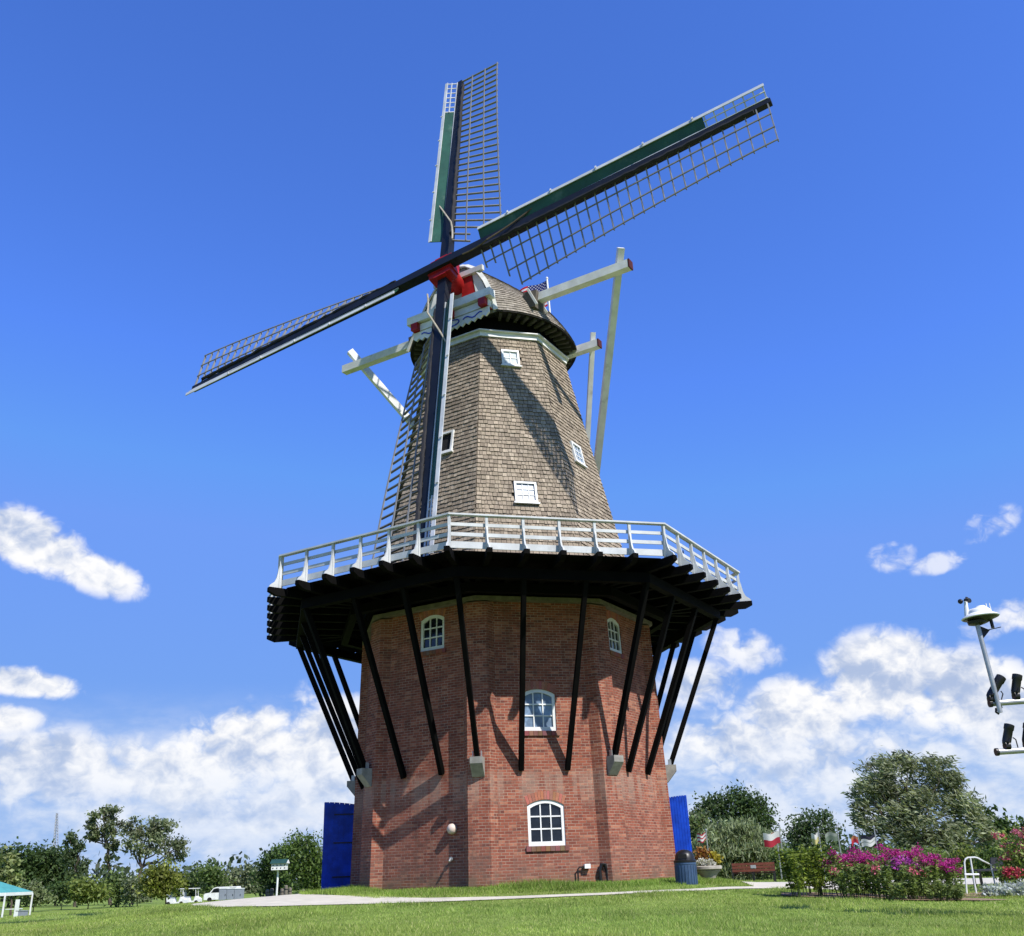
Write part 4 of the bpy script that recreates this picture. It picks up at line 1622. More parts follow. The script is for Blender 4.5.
for i, (Y, bl, n, cc, lab) in enumerate([
    (230, [(192, 880, 12, 12), (187, 890, 10, 9)], 800, (MD, GR), 'distant tree above the white parked carts'),
    (225, [(210, 876, 12, 11), (213, 888, 13, 10)], 900, (MD, MD2), 'distant green tree behind the white van'),
    (240, [(232, 881, 12, 9), (230, 890, 13, 8)], 700, (GR, GR2), 'distant greyish tree behind the grey cabinets'),
    (240, [(248, 877, 10, 10), (252, 888, 12, 10)], 700, (GR, GR2), 'distant grey green tree right of the grey cabinets'),
    (100, [(273, 862, 13, 12), (266, 880, 13, 14), (280, 882, 12, 14)], 1900, (DK, MD), 'dark green tree behind the bird house'),
    (96, [(300, 848, 17, 14), (312, 858, 16, 20), (294, 872, 18, 20), (318, 880, 16, 18)], 3200, (MD, LT), 'full leafy tree beside the blue door'),
    (98, [(340, 850, 16, 16), (335, 875, 16, 18)], 1200, (MD, MD2), 'leafy tree mostly hidden by the blue door'),
]):
    tree('leafy_tree', lab, 'tree', Y, (bl[-1][0], 902), bl, int(n * 1.8), 2.1, *cc, 60 + i, WD, fork=.2, clumps=16)

# ------------------------------------------------------------------ trees on the right
tree('round_tree', 'dark dense round topped tree behind the willow shrub', 'tree', 95, (735, 885), [(716, 806, 17, 13), (738, 800, 20, 13), (757, 811, 16, 13), (700, 815, 10, 11), (768, 826, 8, 11), (735, 825, 34, 20), (725, 848, 36, 22)], 13000, 2.1, (.045, .08, .028), (.085, .13, .045), 71, fork=.3, clumps=22, clumpvar=.25)
tree('grey_green_tree', 'grey green tree between the blue door and the dark round tree', 'tree', 80, (698, 884), [(697, 824, 12, 12), (704, 836, 14, 14), (692, 846, 10, 16)], 1900, 2.8, MD, GR2, 72, fork=.3, clumps=14)
tree('willow_shrub', 'feathery grey green willow arching behind the bench', 'shrub', 58, (735, 885), [(735, 830, 24, 9), (718, 842, 24, 14), (750, 842, 24, 14), (735, 852, 40, 16), (704, 862, 18, 18), (768, 860, 14, 18), (740, 872, 40, 10)], 15000, 1.5, (.14, .18, .085), (.29, .33, .18), 73, fork=.15, clumps=24, spread=.26, aspect=4.2, dirv=(-.15, 0, -.75), clumpvar=.3)
tree('middle_tree', 'dark green tree behind the white and red flag', 'tree', 108, (812, 882), [(803, 826, 14, 11), (822, 820, 12, 9), (832, 834, 11, 11), (795, 838, 10, 10), (812, 846, 26, 18), (812, 864, 28, 16)], 7000, 2.1, (.05, .09, .035), (.10, .14, .06), 74, fork=.3, clumps=18)
tree('big_willow', 'large windblown grey green willow rising over the magenta flowers', 'tree', 84, (915, 882), [(882, 772, 22, 16), (904, 764, 20, 11), (931, 768, 20, 13), (950, 780, 17, 17), (868, 792, 20, 13), (860, 812, 13, 10), (890, 796, 26, 18), (922, 796, 26, 22), (958, 804, 20, 20), (976, 822, 15, 16), (870, 832, 20, 16), (905, 826, 34, 22), (945, 836, 30, 20), (990, 842, 12, 12), (915, 856, 50, 14)], 22000, 1.6, (.135, .165, .09), (.30, .325, .20), 75, fork=.22, clumps=16, spread=.22, aspect=3.6, dirv=(-.75, 0, .25), clumpvar=.32)
DR = 'dark trees at the right edge'
tree('edge_tree', 'dark green tree at the right edge of the willow', 'tree', 125, (985, 880), [(985, 818, 12, 11), (998, 828, 12, 12), (992, 845, 20, 16)], 1700, 3.0, DK, MD, 76, DR, clumps=14)
tree('edge_tree', 'dark green tree at the right edge behind the pink flowers', 'tree', 128, (1016, 880), [(1012, 836, 12, 9), (1026, 832, 12, 11), (1018, 848, 20, 14)], 1500, 3.0, DK, MD, 77, DR, clumps=14)
HG = 'garden shrubs below the flags and the willow'
for i, (Y, bl, n, cc, lab) in enumerate([
    (56, [(783, 862, 14, 10), (786, 873, 16, 9)], 1100, (MD, MD2), 'dark garden shrub below the white and red flag'),
    (54, [(858, 862, 16, 9), (850, 872, 20, 8)], 1200, (MD, LT), 'green garden shrub behind the left half of the magenta flowers'),
    (52, [(885, 856, 18, 9), (890, 868, 20, 9)], 1300, (LT, LT2), 'bright green garden shrub behind the middle of the magenta flowers'),
    (50, [(925, 858, 18, 10), (930, 868, 20, 9)], 1400, (MD2, LT2), 'green garden shrub behind the right end of the magenta flowers'),
    (48, [(962, 856, 16, 9), (965, 868, 18, 10)], 1300, (LT, YE2), 'yellow green garden shrub behind the white handrail'),
    (46, [(990, 858, 13, 10), (992, 869, 15, 8)], 1100, (MD, LT), 'green garden shrub behind the dark bench'),
    (46, [(1018, 862, 13, 9), (1022, 870, 14, 8)], 900, (MD, MD2), 'green garden shrub at the right edge behind the pink flowers'),
]):
    bush('garden_shrub', lab, 'shrub', Y, 884, bl, int(n * 1.8), 1.9, *cc, 80 + i, HG, clumps=14)

# far wood closing the horizon
nr = np.random.default_rng(5)
wb = []
for i in range(300):
    a = -1.25 + 2.5 * i / 300
    d = 300 + nr.uniform(-25, 25)
    h = nr.uniform(3.2, 5.5)
    wb.append((d * math.sin(a), d * math.cos(a), -1.0 + h * .6, nr.uniform(4, 6), 4, h))
P, S = leaf_points(nr, wb, 30000, 10, .4)
P[:, 2] = np.maximum(P[:, 2], -1.0)
V, F = leaf_quads(nr, P, 1.2, 1.4)
tag(fast_mesh('distant_wood', V, F, LEAF, None, (0, 0, 0), leaf_cols(nr, len(P), S, (.05, .075, .04), (.085, .11, .06))), kind='stuff')

# ------------------------------------------------------------------ lawn grass
def grass(name, n, region, hmin, hmax, wid, seed, cols, avoid=True):
    nr_ = np.random.default_rng(seed)
    x, y = region(nr_, n)
    if avoid:
        k = ~on_paving(x, y)
        x, y = x[k], y[k]
    n = len(x)
    z = gz(x, y) - .005
    dist = np.hypot(x, y)
    sc = np.clip(dist / 18, .9, 4)[:, None]
    a = nr_.uniform(0, 2 * np.pi, n)
    h = nr_.uniform(hmin, hmax, n)[:, None] * (1 + .35 * np.sin(x * 1.1 + np.cos(y * .9) * 2)[:, None])
    d = np.stack([np.cos(a), np.sin(a), np.zeros(n)], 1)
    lean = nr_.normal(0, .45, (n, 2))
    top = np.stack([lean[:, 0], lean[:, 1], np.ones(n)], 1) * h * (.8 + .5 * (.5 + .5 * np.sin(x * 2.3 + 1.7 * np.sin(y * 1.9)))[:, None])
    B = np.stack([x, y, z], 1)
    w = wid * sc * nr_.uniform(.6, 1.3, (n, 1))
    V = np.stack([B - d * w / 2, B + d * w / 2, B + top], 1).reshape(-1, 3)
    F = np.arange(3 * n).reshape(n, 3)
    t = nr_.uniform(0, 1, (n, 1))
    patch = (.5 + .5 * np.sin(x * .7 + 1.3 * np.sin(y * .8)) * np.cos(y * 1.1 + np.sin(x * .6)))[:, None]
    c = np.array(cols[0]) * (1 - t) + np.array(cols[1]) * t
    big = (.5 + .5 * np.sin(x * .31 + 2.1 * np.sin(y * .23 + .7)) * np.sin(y * .37 + 1.7 * np.sin(x * .19)))[:, None]
    fine = (.5 + .5 * np.sin(x * 3.1 + 2 * np.sin(y * 2.3)) * np.sin(y * 2.7 + 1.9 * np.sin(x * 1.7)))[:, None]
    c = c * (.62 + .28 * patch + .36 * fine)
    c = c * (1 - .35 * big * np.array([-.35, .0, .1]))
    dry = nr_.uniform(0, 1, (n, 1)) < .05 + .22 * (big * fine) ** 2
    c = np.where(dry, np.array(cols[2]), c)
    return tag(fast_mesh(name, V, F, GRASS, None, (0, 0, 0), c), kind='stuff')


_pn, _pf = np.array(PATH_NEAR, float), np.array(PATH_FAR, float)
_poly = np.concatenate([_pn, _pf[::-1]])
_bed = np.array([(5.5, 23.2), (6.5, 22.5), (8, 22.2), (9.6, 22.6), (10.4, 23.3), (9.4, 24.6), (8, 24.9), (6.6, 24.6), (5.7, 24.0)])


def in_poly(x, y, P):
    r = np.zeros(len(x), bool)
    for (x0, y0), (x1, y1) in zip(P, np.roll(P, -1, 0)):
        c = ((y0 > y) != (y1 > y)) & (x < (x1 - x0) * (y - y0) / (y1 - y0 + 1e-12) + x0)
        r ^= c
    return r


def on_paving(x, y):
    return in_poly(x, y, _poly) | in_poly(x, y, _bed) | (np.hypot(x - MX, y - MY) < 4.85)


def front_lawn(nr_, n):
    y = 11.5 + (27 - 11.5) * nr_.uniform(0, 1, n) ** 1.15
    x = nr_.uniform(-1, 1, n) * (y * .56 + .6)
    return x, y


def far_left(nr_, n):
    y = 24 + 96 * nr_.uniform(0, 1, n) ** 1.8
    x = -y * nr_.uniform(.14, .58, n)
    return x, y


def far_right(nr_, n):
    y = 24 + 30 * nr_.uniform(0, 1, n) ** 1.5
    x = y * nr_.uniform(.10, .58, n)
    return x, y


def mound(nr_, n):
    a = nr_.uniform(-2.3, 2.1, n)
    r = 4.7 + 2.0 * nr_.uniform(0, 1, n) ** 1.4
    return MX + r * np.sin(a), MY - r * np.cos(a)


GC = ((.19, .30, .05), (.35, .455, .125), (.50, .48, .22))
grass('mown_lawn_grass', 330000, front_lawn, .03, .06, .011, 1, GC)
grass('distant_lawn_grass', 110000, far_left, .04, .08, .010, 2, GC)
grass('side_lawn_grass', 50000, far_right, .035, .07, .011, 3, GC)
grass('long_mound_grass', 60000, mound, .05, .14, .012, 4, ((.13, .235, .03), (.26, .38, .08), (.42, .41, .17)))

# ------------------------------------------------------------------ things near the mill
X3, Y3, Z3 = Vector((1, 0, 0)), Vector((0, 1, 0)), Vector((0, 0, 1))


def on_ground(px, py, Y, dz=0.0):
    p = at(px, py, Y)
    return Vector((p.x, p.y, gz1(p.x, p.y) + dz))


o = on_ground(687, 884, 27.4, -.02)
o.z = at(687, 884, 27.4).z - .04
t = thing('trash_can', 'slate blue trash can with black dome lid on the grass beside the brick wall', 'trash can', o)
mb = MB()
mb.lathe([(.262, 0), (.275, .02), (.275, .50), (.285, .51), (.285, .56), (.26, .57)], o, 28)
mb.build('can_body', CANBLUE, t, smooth=True)
mb = MB()
mb.lathe([(.292, .555), (.295, .60), (.26, .62), (.255, .66), (.235, .74), (.19, .81), (.11, .855), (.02, .87)], o, 28)
mb.build('dome_lid', BLKMETAL, t, smooth=True)
mb = MB()
for i in range(22):
    a = 2 * math.pi * i / 22
    d = Vector((math.cos(a), math.sin(a), 0))
    mb.beam(o + d * .278 + Z3 * .04, o + d * .278 + Z3 * .49, .03, .012, up=d)
mb.build('slats', CANBLUE, t)
mb = MB()
d = Vector((-.35, -.93, 0)).normalized()
mb.box(o + d * .245 + Z3 * .70, (.22, .03, .10), (Vector((-d.y, d.x, 0)), d, Z3))
mb.build('flap', RUBBER, t)

o = on_ground(709, 878, 31.5)
o.z = at(709, 878.5, 31.5).z
t = thing('planter', 'pale stone planter bowl with a thick rim to the right of the trash can', 'planter', o)
mb = MB()
mb.lathe([(.20, 0), (.22, .06), (.30, .16), (.36, .22), (.34, .235)], o, 24)
mb.build('bowl', STONE, t, smooth=True)
mb = MB()
mb.lathe([(.36, .235), (.41, .26), (.41, .33), (.38, .35), (.34, .35)], o, 24)
mb.build('rim', STONE, t, smooth=True)
soilz = o + Z3 * .35


def petals(nr_, centres, rad, n_each, size, cols, flat=.6):
    P = np.repeat(np.array(centres, float), n_each, 0) + nr_.normal(0, 1, (len(centres) * n_each, 3)) * np.array([rad, rad, rad * flat])
    V, F = leaf_quads(nr_, P, size, 1.15)
    t_ = nr_.uniform(0, 1, (len(P), 1))
    c = np.array(cols[0]) * (1 - t_) + np.array(cols[1]) * t_
    return V, F, c


def potted(name, label, base, blobs, n, size, c0, c1, seed, mat=LEAF):
    t_ = thing(name, label, 'plant', base, 'plants in the stone planter')
    crown('foliage', t_, base, blobs, n, size, c0, c1, seed, clumps=10, mat=mat)
    m_ = MB()
    for q in range(4):
        m_.tube([base - Z3 * .05, base + Vector((.08 * math.cos(q * 1.6), .08 * math.sin(q * 1.6), .14))], .008, 5)
    m_.build('stems', BARK, t_)


p = soilz + Vector((-.10, .16, 0))
potted('potted_plant', 'rust orange leaved plant, tallest in the stone planter', p, [(p.x, p.y, p.z + .30, .24, .2, .22)], 260, .075, (.30, .10, .03), (.34, .22, .07), 3)
p = soilz + Vector((.24, .08, 0))
potted('potted_plant', 'golden yellow plant at the right of the stone planter', p, [(p.x, p.y, p.z + .16, .17, .16, .16)], 200, .065, (.32, .27, .03), (.42, .36, .06), 4)
for dx, lab in ((-.20, 'round white flower head at the left rim of the stone planter'), (.08, 'round white flower head in the middle of the stone planter')):
    p = soilz + Vector((dx, -.16, 0))
    potted('white_mum', lab, p, [(p.x, p.y, p.z + .10, .115, .11, .10)], 260, .045, (.52, .52, .46), (.68, .68, .62), 5 + int(dx * 10), PETAL)

o = on_ground(755, 882, 43.5)
o.z = at(755, 882.5, 43.5).z
t = thing('bench', 'red brown slatted bench seen from behind across the pale path', 'bench', o)
ex = Vector((.985, -.10, 0)).normalized()
ey = Vector((.10, .985, 0)).normalized()
mb = MB()
for i, (z, h) in enumerate(((.46, .10), (.58, .10), (.70, .10))):
    mb.box(o + Z3 * z, (1.72, .035, h), (ex, ey, Z3))
mb.build('backrest', REDWOOD, t)
mb = MB()
for i in range(4):
    mb.box(o + ey * (.10 + .11 * i) + Z3 * .36, (1.7, .09, .035), (ex, ey, Z3))
mb.build('seat', REDWOOD, t)
for sx in (-.84, .84, 0):
    mb = MB()
    mb.beam(o + ex * sx + ey * .03 + Z3 * 0, o + ex * sx + ey * .03 + Z3 * .78, .05, .05)
    mb.beam(o + ex * sx + ey * .46, o + ex * sx + ey * .46 + Z3 * .56, .05, .05)
    mb.beam(o + ex * sx + ey * .0 + Z3 * .56, o + ex * sx + ey * .5 + Z3 * .56, .05, .04)
    mb.beam(o + ex * sx + ey * .0 + Z3 * .32, o + ex * sx + ey * .5 + Z3 * .32, .05, .04)
    mb.build('leg_frame', BLKMETAL, t)
mb = MB()
mb.box(o + ey * -.022 + Z3 * .60, (.22, .008, .12), (ex, ey, Z3))
mb.build('plaque', METAL, t)

# ------------------------------------------------------------------ flags in the garden
FG = 'flagpoles in a row behind the garden'


def flagpole(px, ytop, ybase, Y, fl, label, seed):
    """fl: (left px, top px, right px, bottom px), list of (fraction from top, colour)"""
    top = at(px, ytop, Y)
    g0 = Vector((top.x, top.y, gz1(top.x, top.y)))
    t = thing('flagpole', label, 'flagpole', g0, FG)
    mb = MB()
    mb.tube([g0, top], [.032, .022], 8)
    mb.lathe([(.05, 0), (.06, .05), (.01, .1)], top, 8)
    mb.build('pole', METAL, t)
    (x0, y0, x1, y1), bands = fl
    m = mpp(Y, y0)
    w, h = (x1 - x0) * m, (y1 - y0) * m
    nx_, ny_ = 14, 12
    mb = MB()
    r_ = random.Random(seed)
    ph = r_.uniform(0, 6)

    def P(i, j):
        x, y = i / nx_, j / ny_
        b = at(x1, y0, Y)
        return Vector((top.x - .03 - w * x, b.y + .10 * math.sin(6 * x + ph) * x, b.z - h * (.78 * y) - h * .26 * x * (.4 + y * .6) + .05 * math.sin(7 * x + ph)))
    for i in range(nx_):
        for j in range(ny_):
            y = (j + .5) / ny_
            c = bands[-1][1]
            for f, cc in bands:
                if y < f:
                    c = cc
                    break
            mb.face([P(i, j), P(i + 1, j), P(i + 1, j + 1), P(i, j + 1)], col=c)
    mb.build('flag_cloth', PETAL, t, smooth=True)


RD, WH, OR, DKB, GY = (.36, .03, .05), (.58, .58, .58), (.36, .14, .07), (.03, .03, .05), (.22, .25, .22)
flagpole(779, 826, 880, 49, ((762, 832, 778, 846), [(.5, WH), (1, RD)]), 'flagpole with a white over red flag flying left', 1)
flagpole(776, 832, 880, 50.5, ((767, 833, 775, 842), [(1, OR)]), 'flagpole with a small orange flag just left of the white over red flag', 2)
flagpole(706, 831, 880, 50, ((697, 833, 705.5, 842), [(.2, RD), (.4, WH), (.6, RD), (.8, WH), (1, RD)]), 'flagpole with a red and white striped flag beside the blue door', 3)
flagpole(818, 829, 880, 47, ((811, 833, 817.5, 844), [(.5, WH), (1, (.5, .45, .2))]), 'flagpole with a narrow white and yellow flag above the lime green bush', 4)
flagpole(837, 828, 880, 47, ((824, 832, 836.5, 841), [(.4, GY), (1, (.13, .17, .13))]), 'flagpole with a grey green flag between the narrow flag and the magenta flowers', 5)
flagpole(857, 829, 880, 47, ((849, 836, 856.5, 844), [(.4, OR), (1, RD)]), 'flagpole with an orange red flag above the left magenta flowers', 6)
flagpole(874, 828, 880, 47, ((860, 835, 873.5, 846), [(.3, DKB), (.55, WH), (.7, GY), (1, WH)]), 'flagpole with a white and black striped flag above the magenta flowers', 7)

# ------------------------------------------------------------------ flower bed
def phlox_proto(name, seed, ht, rad, n_leaf, heads, c0, c1, pet, mixed=False):
    t = thing(name, 'x', 'flowering plant', (0, 0, -50))
    base = Vector((0, 0, -50))
    nr_ = np.random.default_rng(seed)
    r_ = random.Random(seed)
    mb = MB()
    tips = []
    for i in range(13):
        a = r_.uniform(0, 6.28)
        rr = rad * math.sqrt(r_.uniform(.02, 1))
        hh = ht * r_.uniform(.78, 1.0) * (1 - .15 * (rr / rad) ** 2)
        tip = base + Vector((rr * math.cos(a), rr * math.sin(a), hh))
        b = base + Vector((rr * .45 * math.cos(a), rr * .45 * math.sin(a), 0))
        mb.tube([b, b.lerp(tip, .5) + Vector((0, 0, .03)), tip], [.009, .007, .004], 5, caps=False)
        tips.append((b, tip))
    mb.build('stems', plain('green_stem', (.05, .08, .02), .8) if 'green_stem' not in bpy.data.materials else bpy.data.materials['green_stem'], t)
    P, S, D = [], [], []
    for i in range(n_leaf):
        b, tip = tips[i % len(tips)]
        f = nr_.uniform(.12, .97) ** .8
        q = b.lerp(tip, f)
        a = nr_.uniform(0, 6.28)
        L = .05 * nr_.uniform(.5, 1.6)
        P.append((q.x + math.cos(a) * L, q.y + math.sin(a) * L, q.z + .01))
        S.append(nr_.normal() * .5 + (i % len(tips)) * .12 - .8)
        D.append((math.cos(a), math.sin(a), nr_.uniform(-.5, .35)))
    P = np.array(P)
    V, F = leaf_quads(nr_, P, .042, 2.6, dirv=np.array(D) * 1.5, upbias=.8)
    fast_mesh('foliage', V, F, LEAF, t, base, leaf_cols(nr_, len(P), np.array(S), c0, c1, .2))
    if heads:
        cs = []
        for b, tip in tips[:heads]:
            cs.append(tip + Vector((0, 0, .02)))
            cs.append(tip + Vector((r_.uniform(-.06, .06), r_.uniform(-.06, .06), -.05)))
        V, F, c = petals(nr_, cs, .052, 34, .036, pet, .6)
        fast_mesh('flowers', V, F, PETAL, t, base, c)
    return t


MAG = ((.33, .016, .16), (.50, .06, .30))
PUR = ((.40, .05, .36), (.55, .12, .50))
PINK = ((.55, .08, .16), (.62, .22, .26))
LEA, LEB = (.12, .185, .035), (.30, .37, .11)
protos = {
    'm': phlox_proto('phlox', 1, 1.12, .34, 620, 12, LEA, LEB, MAG),
    'p': phlox_proto('phlox', 2, 1.05, .32, 600, 12, LEA, LEB, PUR),
    'f': phlox_proto('phlox', 3, .80, .34, 700, 2, (.10, .15, .04), (.22, .28, .09), PINK),
    'g': phlox_proto('green_bush', 4, 1.12, .42, 1100, 0, (.11, .17, .02), (.24, .29, .05), MAG),
    'l': phlox_proto('low_plant', 5, .45, .34, 420, 0, (.12, .17, .05), (.26, .31, .12), MAG),
}
used = {}
PL = [
    ('g', 800, 22.9, 1.0, 'lime green leafy bush without flowers at the left end of the bed'),
    ('g', 823, 23.1, 1.05, 'tallest lime green bush, second from the left end of the bed'),
    ('g', 812, 23.9, .98, 'lime green bush standing behind the two left bushes'),
    ('m', 843, 23.0, 1.0, 'first magenta flowering plant right of the lime green bushes'),
    ('m', 858, 23.8, 1.05, 'magenta flowering plant under the orange red flag'),
    ('m', 866, 22.9, 1.0, 'magenta flowering plant under the white and black flag'),
    ('f', 850, 22.5, 1.0, 'low plant with few pink heads in front of the left magenta flowers'),
    ('f', 880, 22.5, 1.05, 'low plant with few pink heads in front of the gap in the magenta flowers'),
    ('m', 876, 24.2, .98, 'magenta flowering plant at the back left of the bed'),
    ('m', 894, 23.4, 1.13, 'tallest magenta flowering plant in the middle of the bed'),
    ('p', 907, 23.0, 1.0, 'purple flowering plant in the middle of the bed'),
    ('m', 921, 23.8, 1.12, 'magenta flowering plant just right of the purple one'),
    ('m', 930, 23.0, 1.03, 'magenta flowering plant over the right middle of the bed'),
    ('f', 915, 22.5, .95, 'low pale leaved plant with few pink heads before the purple one'),
    ('m', 944, 23.5, .93, 'magenta flowering plant second from the right end of the bed'),
    ('m', 956, 23.1, .86, 'lowest magenta flowering plant at the right end of the bed'),
    ('l', 938, 22.5, 1.0, 'low leafy plant at the front of the magenta flowers'),
    ('l', 955, 22.6, .8, 'smallest low leafy plant at the right end of the bed'),
    ('l', 897, 22.35, .95, 'low leafy plant at the front middle of the bed'),
]
GRPS = {'m': 'magenta and purple flowering plants in the bed', 'p': 'magenta and purple flowering plants in the bed', 'f': 'low sparsely flowering plants in the bed', 'g': 'lime green bushes in the bed', 'l': 'low leafy plants along the bed'}
rr_ = random.Random(9)
for kd, px, Y, sc, lab in PL:
    o = protos[kd] if kd not in used else copy_tree(protos[kd])
    used[kd] = 1
    sc *= .88 if kd in 'mp' else 1
    p = at(px, 890, Y)
    o.location = (p.x, p.y, gz1(p.x, p.y))
    o.rotation_euler.z = rr_.uniform(0, 6.28)
    o.scale = (sc, sc, sc)
    tag(o, lab, 'bush' if kd in 'gl' else 'flowering plant', GRPS[kd])

# ------------------------------------------------------------------ right hand border
o = on_ground(975, 886, 27.5)
o.z = at(975, 886, 27.5).z
t = thing('handrail', 'white bent tube handrail between the flower bed and the dark bench', 'handrail', o)
hr = lambda px, py, Y=27.5: at(px, py, Y)
mb = MB()
pf = hr(964.6, 884)
mb.tube([Vector((pf.x, pf.y, gz1(pf.x, pf.y) - .05)), hr(964.4, 862), hr(965.5, 859), hr(968, 857.6), hr(975, 857.4), hr(978, 858.2), hr(983, 861), hr(991, 865, 28.6)], .022, 8)
mb.build('top_rail', WHITE, t, smooth=True)
mb = MB()
pf = hr(975, 886)
mb.tube([hr(970.2, 857.6), pf, Vector((pf.x, pf.y, gz1(pf.x, pf.y) - .05))], .022, 8)
mb.build('post', WHITE, t)
mb = MB()
mb.tube([hr(964.5, 874.5), hr(979, 874.5)], .026, 8)
mb.build('cross_rail', WHITE, t)
mb = MB()
pf = hr(991, 865, 28.6)
mb.tube([pf, Vector((pf.x, pf.y, gz1(pf.x, pf.y) - .05))], .022, 8)
mb.build('post', WHITE, t)

o = at(997, 884, 30)
t = thing('bench', 'dark bench with an upright square back beside the pink flowers', 'bench', o)
b3 = lambda px, py, Y=30.0: at(px, py, Y)
mb = MB()
q = [b3(991, 870), b3(1006, 869), b3(1006, 857), b3(991, 857.5)]
mb.prism(q, Vector((0, .05, 0)))
mb.build('backrest', plain('dark_slate_paint', (.035, .036, .045), .6, var=.3, scale=6), t)
mb = MB()
a, b = b3(978, 871.5, 29.7), b3(1017, 870, 29.7)
mb.hexa([a, b, b + Y3 * .55, a + Y3 * .55, a + Z3 * .05, b + Z3 * .05, b + Y3 * .55 + Z3 * .05, a + Y3 * .55 + Z3 * .05])
mb.build('seat', bpy.data.materials['dark_slate_paint'], t)
for px in (980, 1015):
    for dy in (.04, .5):
        mb = MB()
        a = at(px, 871.5, 29.7) + Y3 * dy
        mb.beam(a, Vector((a.x, a.y, gz1(a.x, a.y) - .02)), .06, .06)
        mb.build('leg', BLKMETAL, t)

DM = 'silver leaved plants edging the right border'
sp = None
for i, (px, Y, sc, lab) in enumerate([(988, 26.6, 1.0, 'silver leaved plant at the left end of the edging'), (996, 26.9, 1.1, 'silver leaved plant second from the left of the edging'), (1003, 26.5, .95, 'silver leaved plant third from the left of the edging'),
                                      (1010, 26.8, 1.1, 'silver leaved plant below the red flowers'), (1017, 26.5, 1.15, 'silver leaved plant second from the right edge of the photo'), (1024, 26.7, 1.2, 'tallest silver leaved plant at the right edge of the photo')]):
    p = at(px, 886, Y)
    base = Vector((p.x, p.y, gz1(p.x, p.y)))
    t = thing('silver_plant', lab, 'plant', base, DM)
    crown('foliage', t, base, [(base.x, base.y, base.z + .12 * sc, .17 * sc, .16, .13 * sc)], 260, .055, (.34, .38, .38), (.52, .56, .56), 200 + i, clumps=9, aspect=2.0)
    mb = MB()
    mb.tube([base - Z3 * .03, base + Z3 * .12], .012, 5)
    mb.build('stem', BARK, t)
for i, (px, py, Y, w, h, c, lab) in enumerate([(1010, 850, 28.3, .34, .40, PINK, 'pink flowering shrub behind the dark bench at the right edge'), (1022, 846, 28.0, .34, .46, ((.45, .08, .18), (.6, .28, .34)), 'taller rose pink flowering shrub at the right edge'), (1009, 874, 27.4, .22, .14, ((.40, .02, .05), (.5, .10, .14)), 'low red flowering plant among the silver leaves')]):
    p = at(px, py, Y)
    base = Vector((p.x, p.y, gz1(p.x, p.y)))
    t = thing('flowering_shrub', lab, 'flowering shrub', base, 'pink and red flowering shrubs in the right border')
    hgt = p.z + h - base.z
    crown('foliage', t, base, [(p.x, p.y, base.z + hgt * .45, w * 1.15, w, hgt * .5)], 700, .06, LEA, LEB, 220 + i, clumps=14, aspect=2)
    nr_ = np.random.default_rng(230 + i)
    cs = [(p.x + nr_.uniform(-w, w), p.y + nr_.uniform(-w, w * .2), p.z + nr_.uniform(-h * .6, h)) for _ in range(16)]
    for q in cs:
        V, F, c_ = petals(nr_, [q], .05, 22, .05, c, .7)
        fast_mesh('flower_cluster', V, F, PETAL, t, base, c_)
    mb = MB()
    for k in range(5):
        a = k * 1.26
        mb.tube([base - Z3 * .03, base + Vector((.12 * math.cos(a), .12 * math.sin(a), hgt * .7))], .01, 5)
    mb.build('stems', BARK, t)

# ------------------------------------------------------------------ light mast with the weather station (right)
LY = 17.0
L_ = lambda px, py, Y=LY: at(px, py, Y)
pb = L_(1090, 700)
mbase = Vector((pb.x, pb.y, gz1(pb.x, pb.y)))
mast = thing('light_mast', 'steel light mast with two cross arms of black spotlights at the right edge', 'light mast', mbase)
mb = MB()
mb.tube([mbase, Vector((pb.x, pb.y, pb.z + .5))], [.09, .07], 14)
mb.lathe([(.2, 0), (.2, .04), (.1, .06)], mbase, 16)
mb.build('pole', METAL, mast, smooth=True)
for (a, b) in ((L_(990.5, 703.5), L_(1180, 690)), (L_(997, 752), L_(1180, 740))):
    mb = MB()
    mb.tube([a, b], .05, 12)
    arm = mb.build('cross_arm', METAL, mast)
    mb = MB()
    d = (b - a).normalized()
    mb.tube([a - d * .025, a + d * .02], .064, 12)
    mb.build('end_cap', BLKMETAL, arm)


def spotlight(arm_pt, tip, seed):
    d = (tip - arm_pt)
    L = d.length
    d.normalize()
    mb = MB()
    mb.lathe([(.03, -.06), (.062, -.02), (.072, .03), (.072, L * .72), (.082, L * .76), (.082, L), (.074, L), (.066, L * .9)], arm_pt + Z3 * .05, 14, d)
    sp_ = mb.build('spotlight', BLKMETAL, mast, smooth=True)
    mb = MB()
    sd_ = d.cross(Y3).normalized()
    mb.tube([arm_pt - Z3 * .02, arm_pt + Z3 * .06 - Y3 * .09, arm_pt + d * (L * .4) - Y3 * .095], .014, 6)
    mb.lathe([(.075, -.04), (.075, .04)], arm_pt, 12, (1, 0, 0))
    mb.build('bracket', BLKMETAL, sp_)
    mb = MB()
    mb.tube([arm_pt + d * (L * .55) - sd_ * .07, arm_pt + d * (L * .5) - sd_ * .12 - Z3 * .0, arm_pt - sd_ * .19 + Z3 * .05, arm_pt - sd_ * .2 - Z3 * .03], .01, 6)
    mb.build('cable', RUBBER, sp_)


for ap, tp in (((991, 699), (1002, 680)), ((1016, 696), (1018, 678)), ((1038, 695), (1042, 677)), ((1062, 693), (1064, 675)), ((1007, 746), (1010, 728)), ((1027, 745), (1029, 727)), ((1048, 743), (1050, 725)), ((1068, 742), (1070, 724))):
    spotlight(L_(*ap), L_(*tp), 1)
mb = MB()
mb.tube([L_(996, 707) + Z3 * -.02, L_(996, 712), L_(999, 714)], .02, 6)
mb.build('clamp', BLKMETAL, mast)

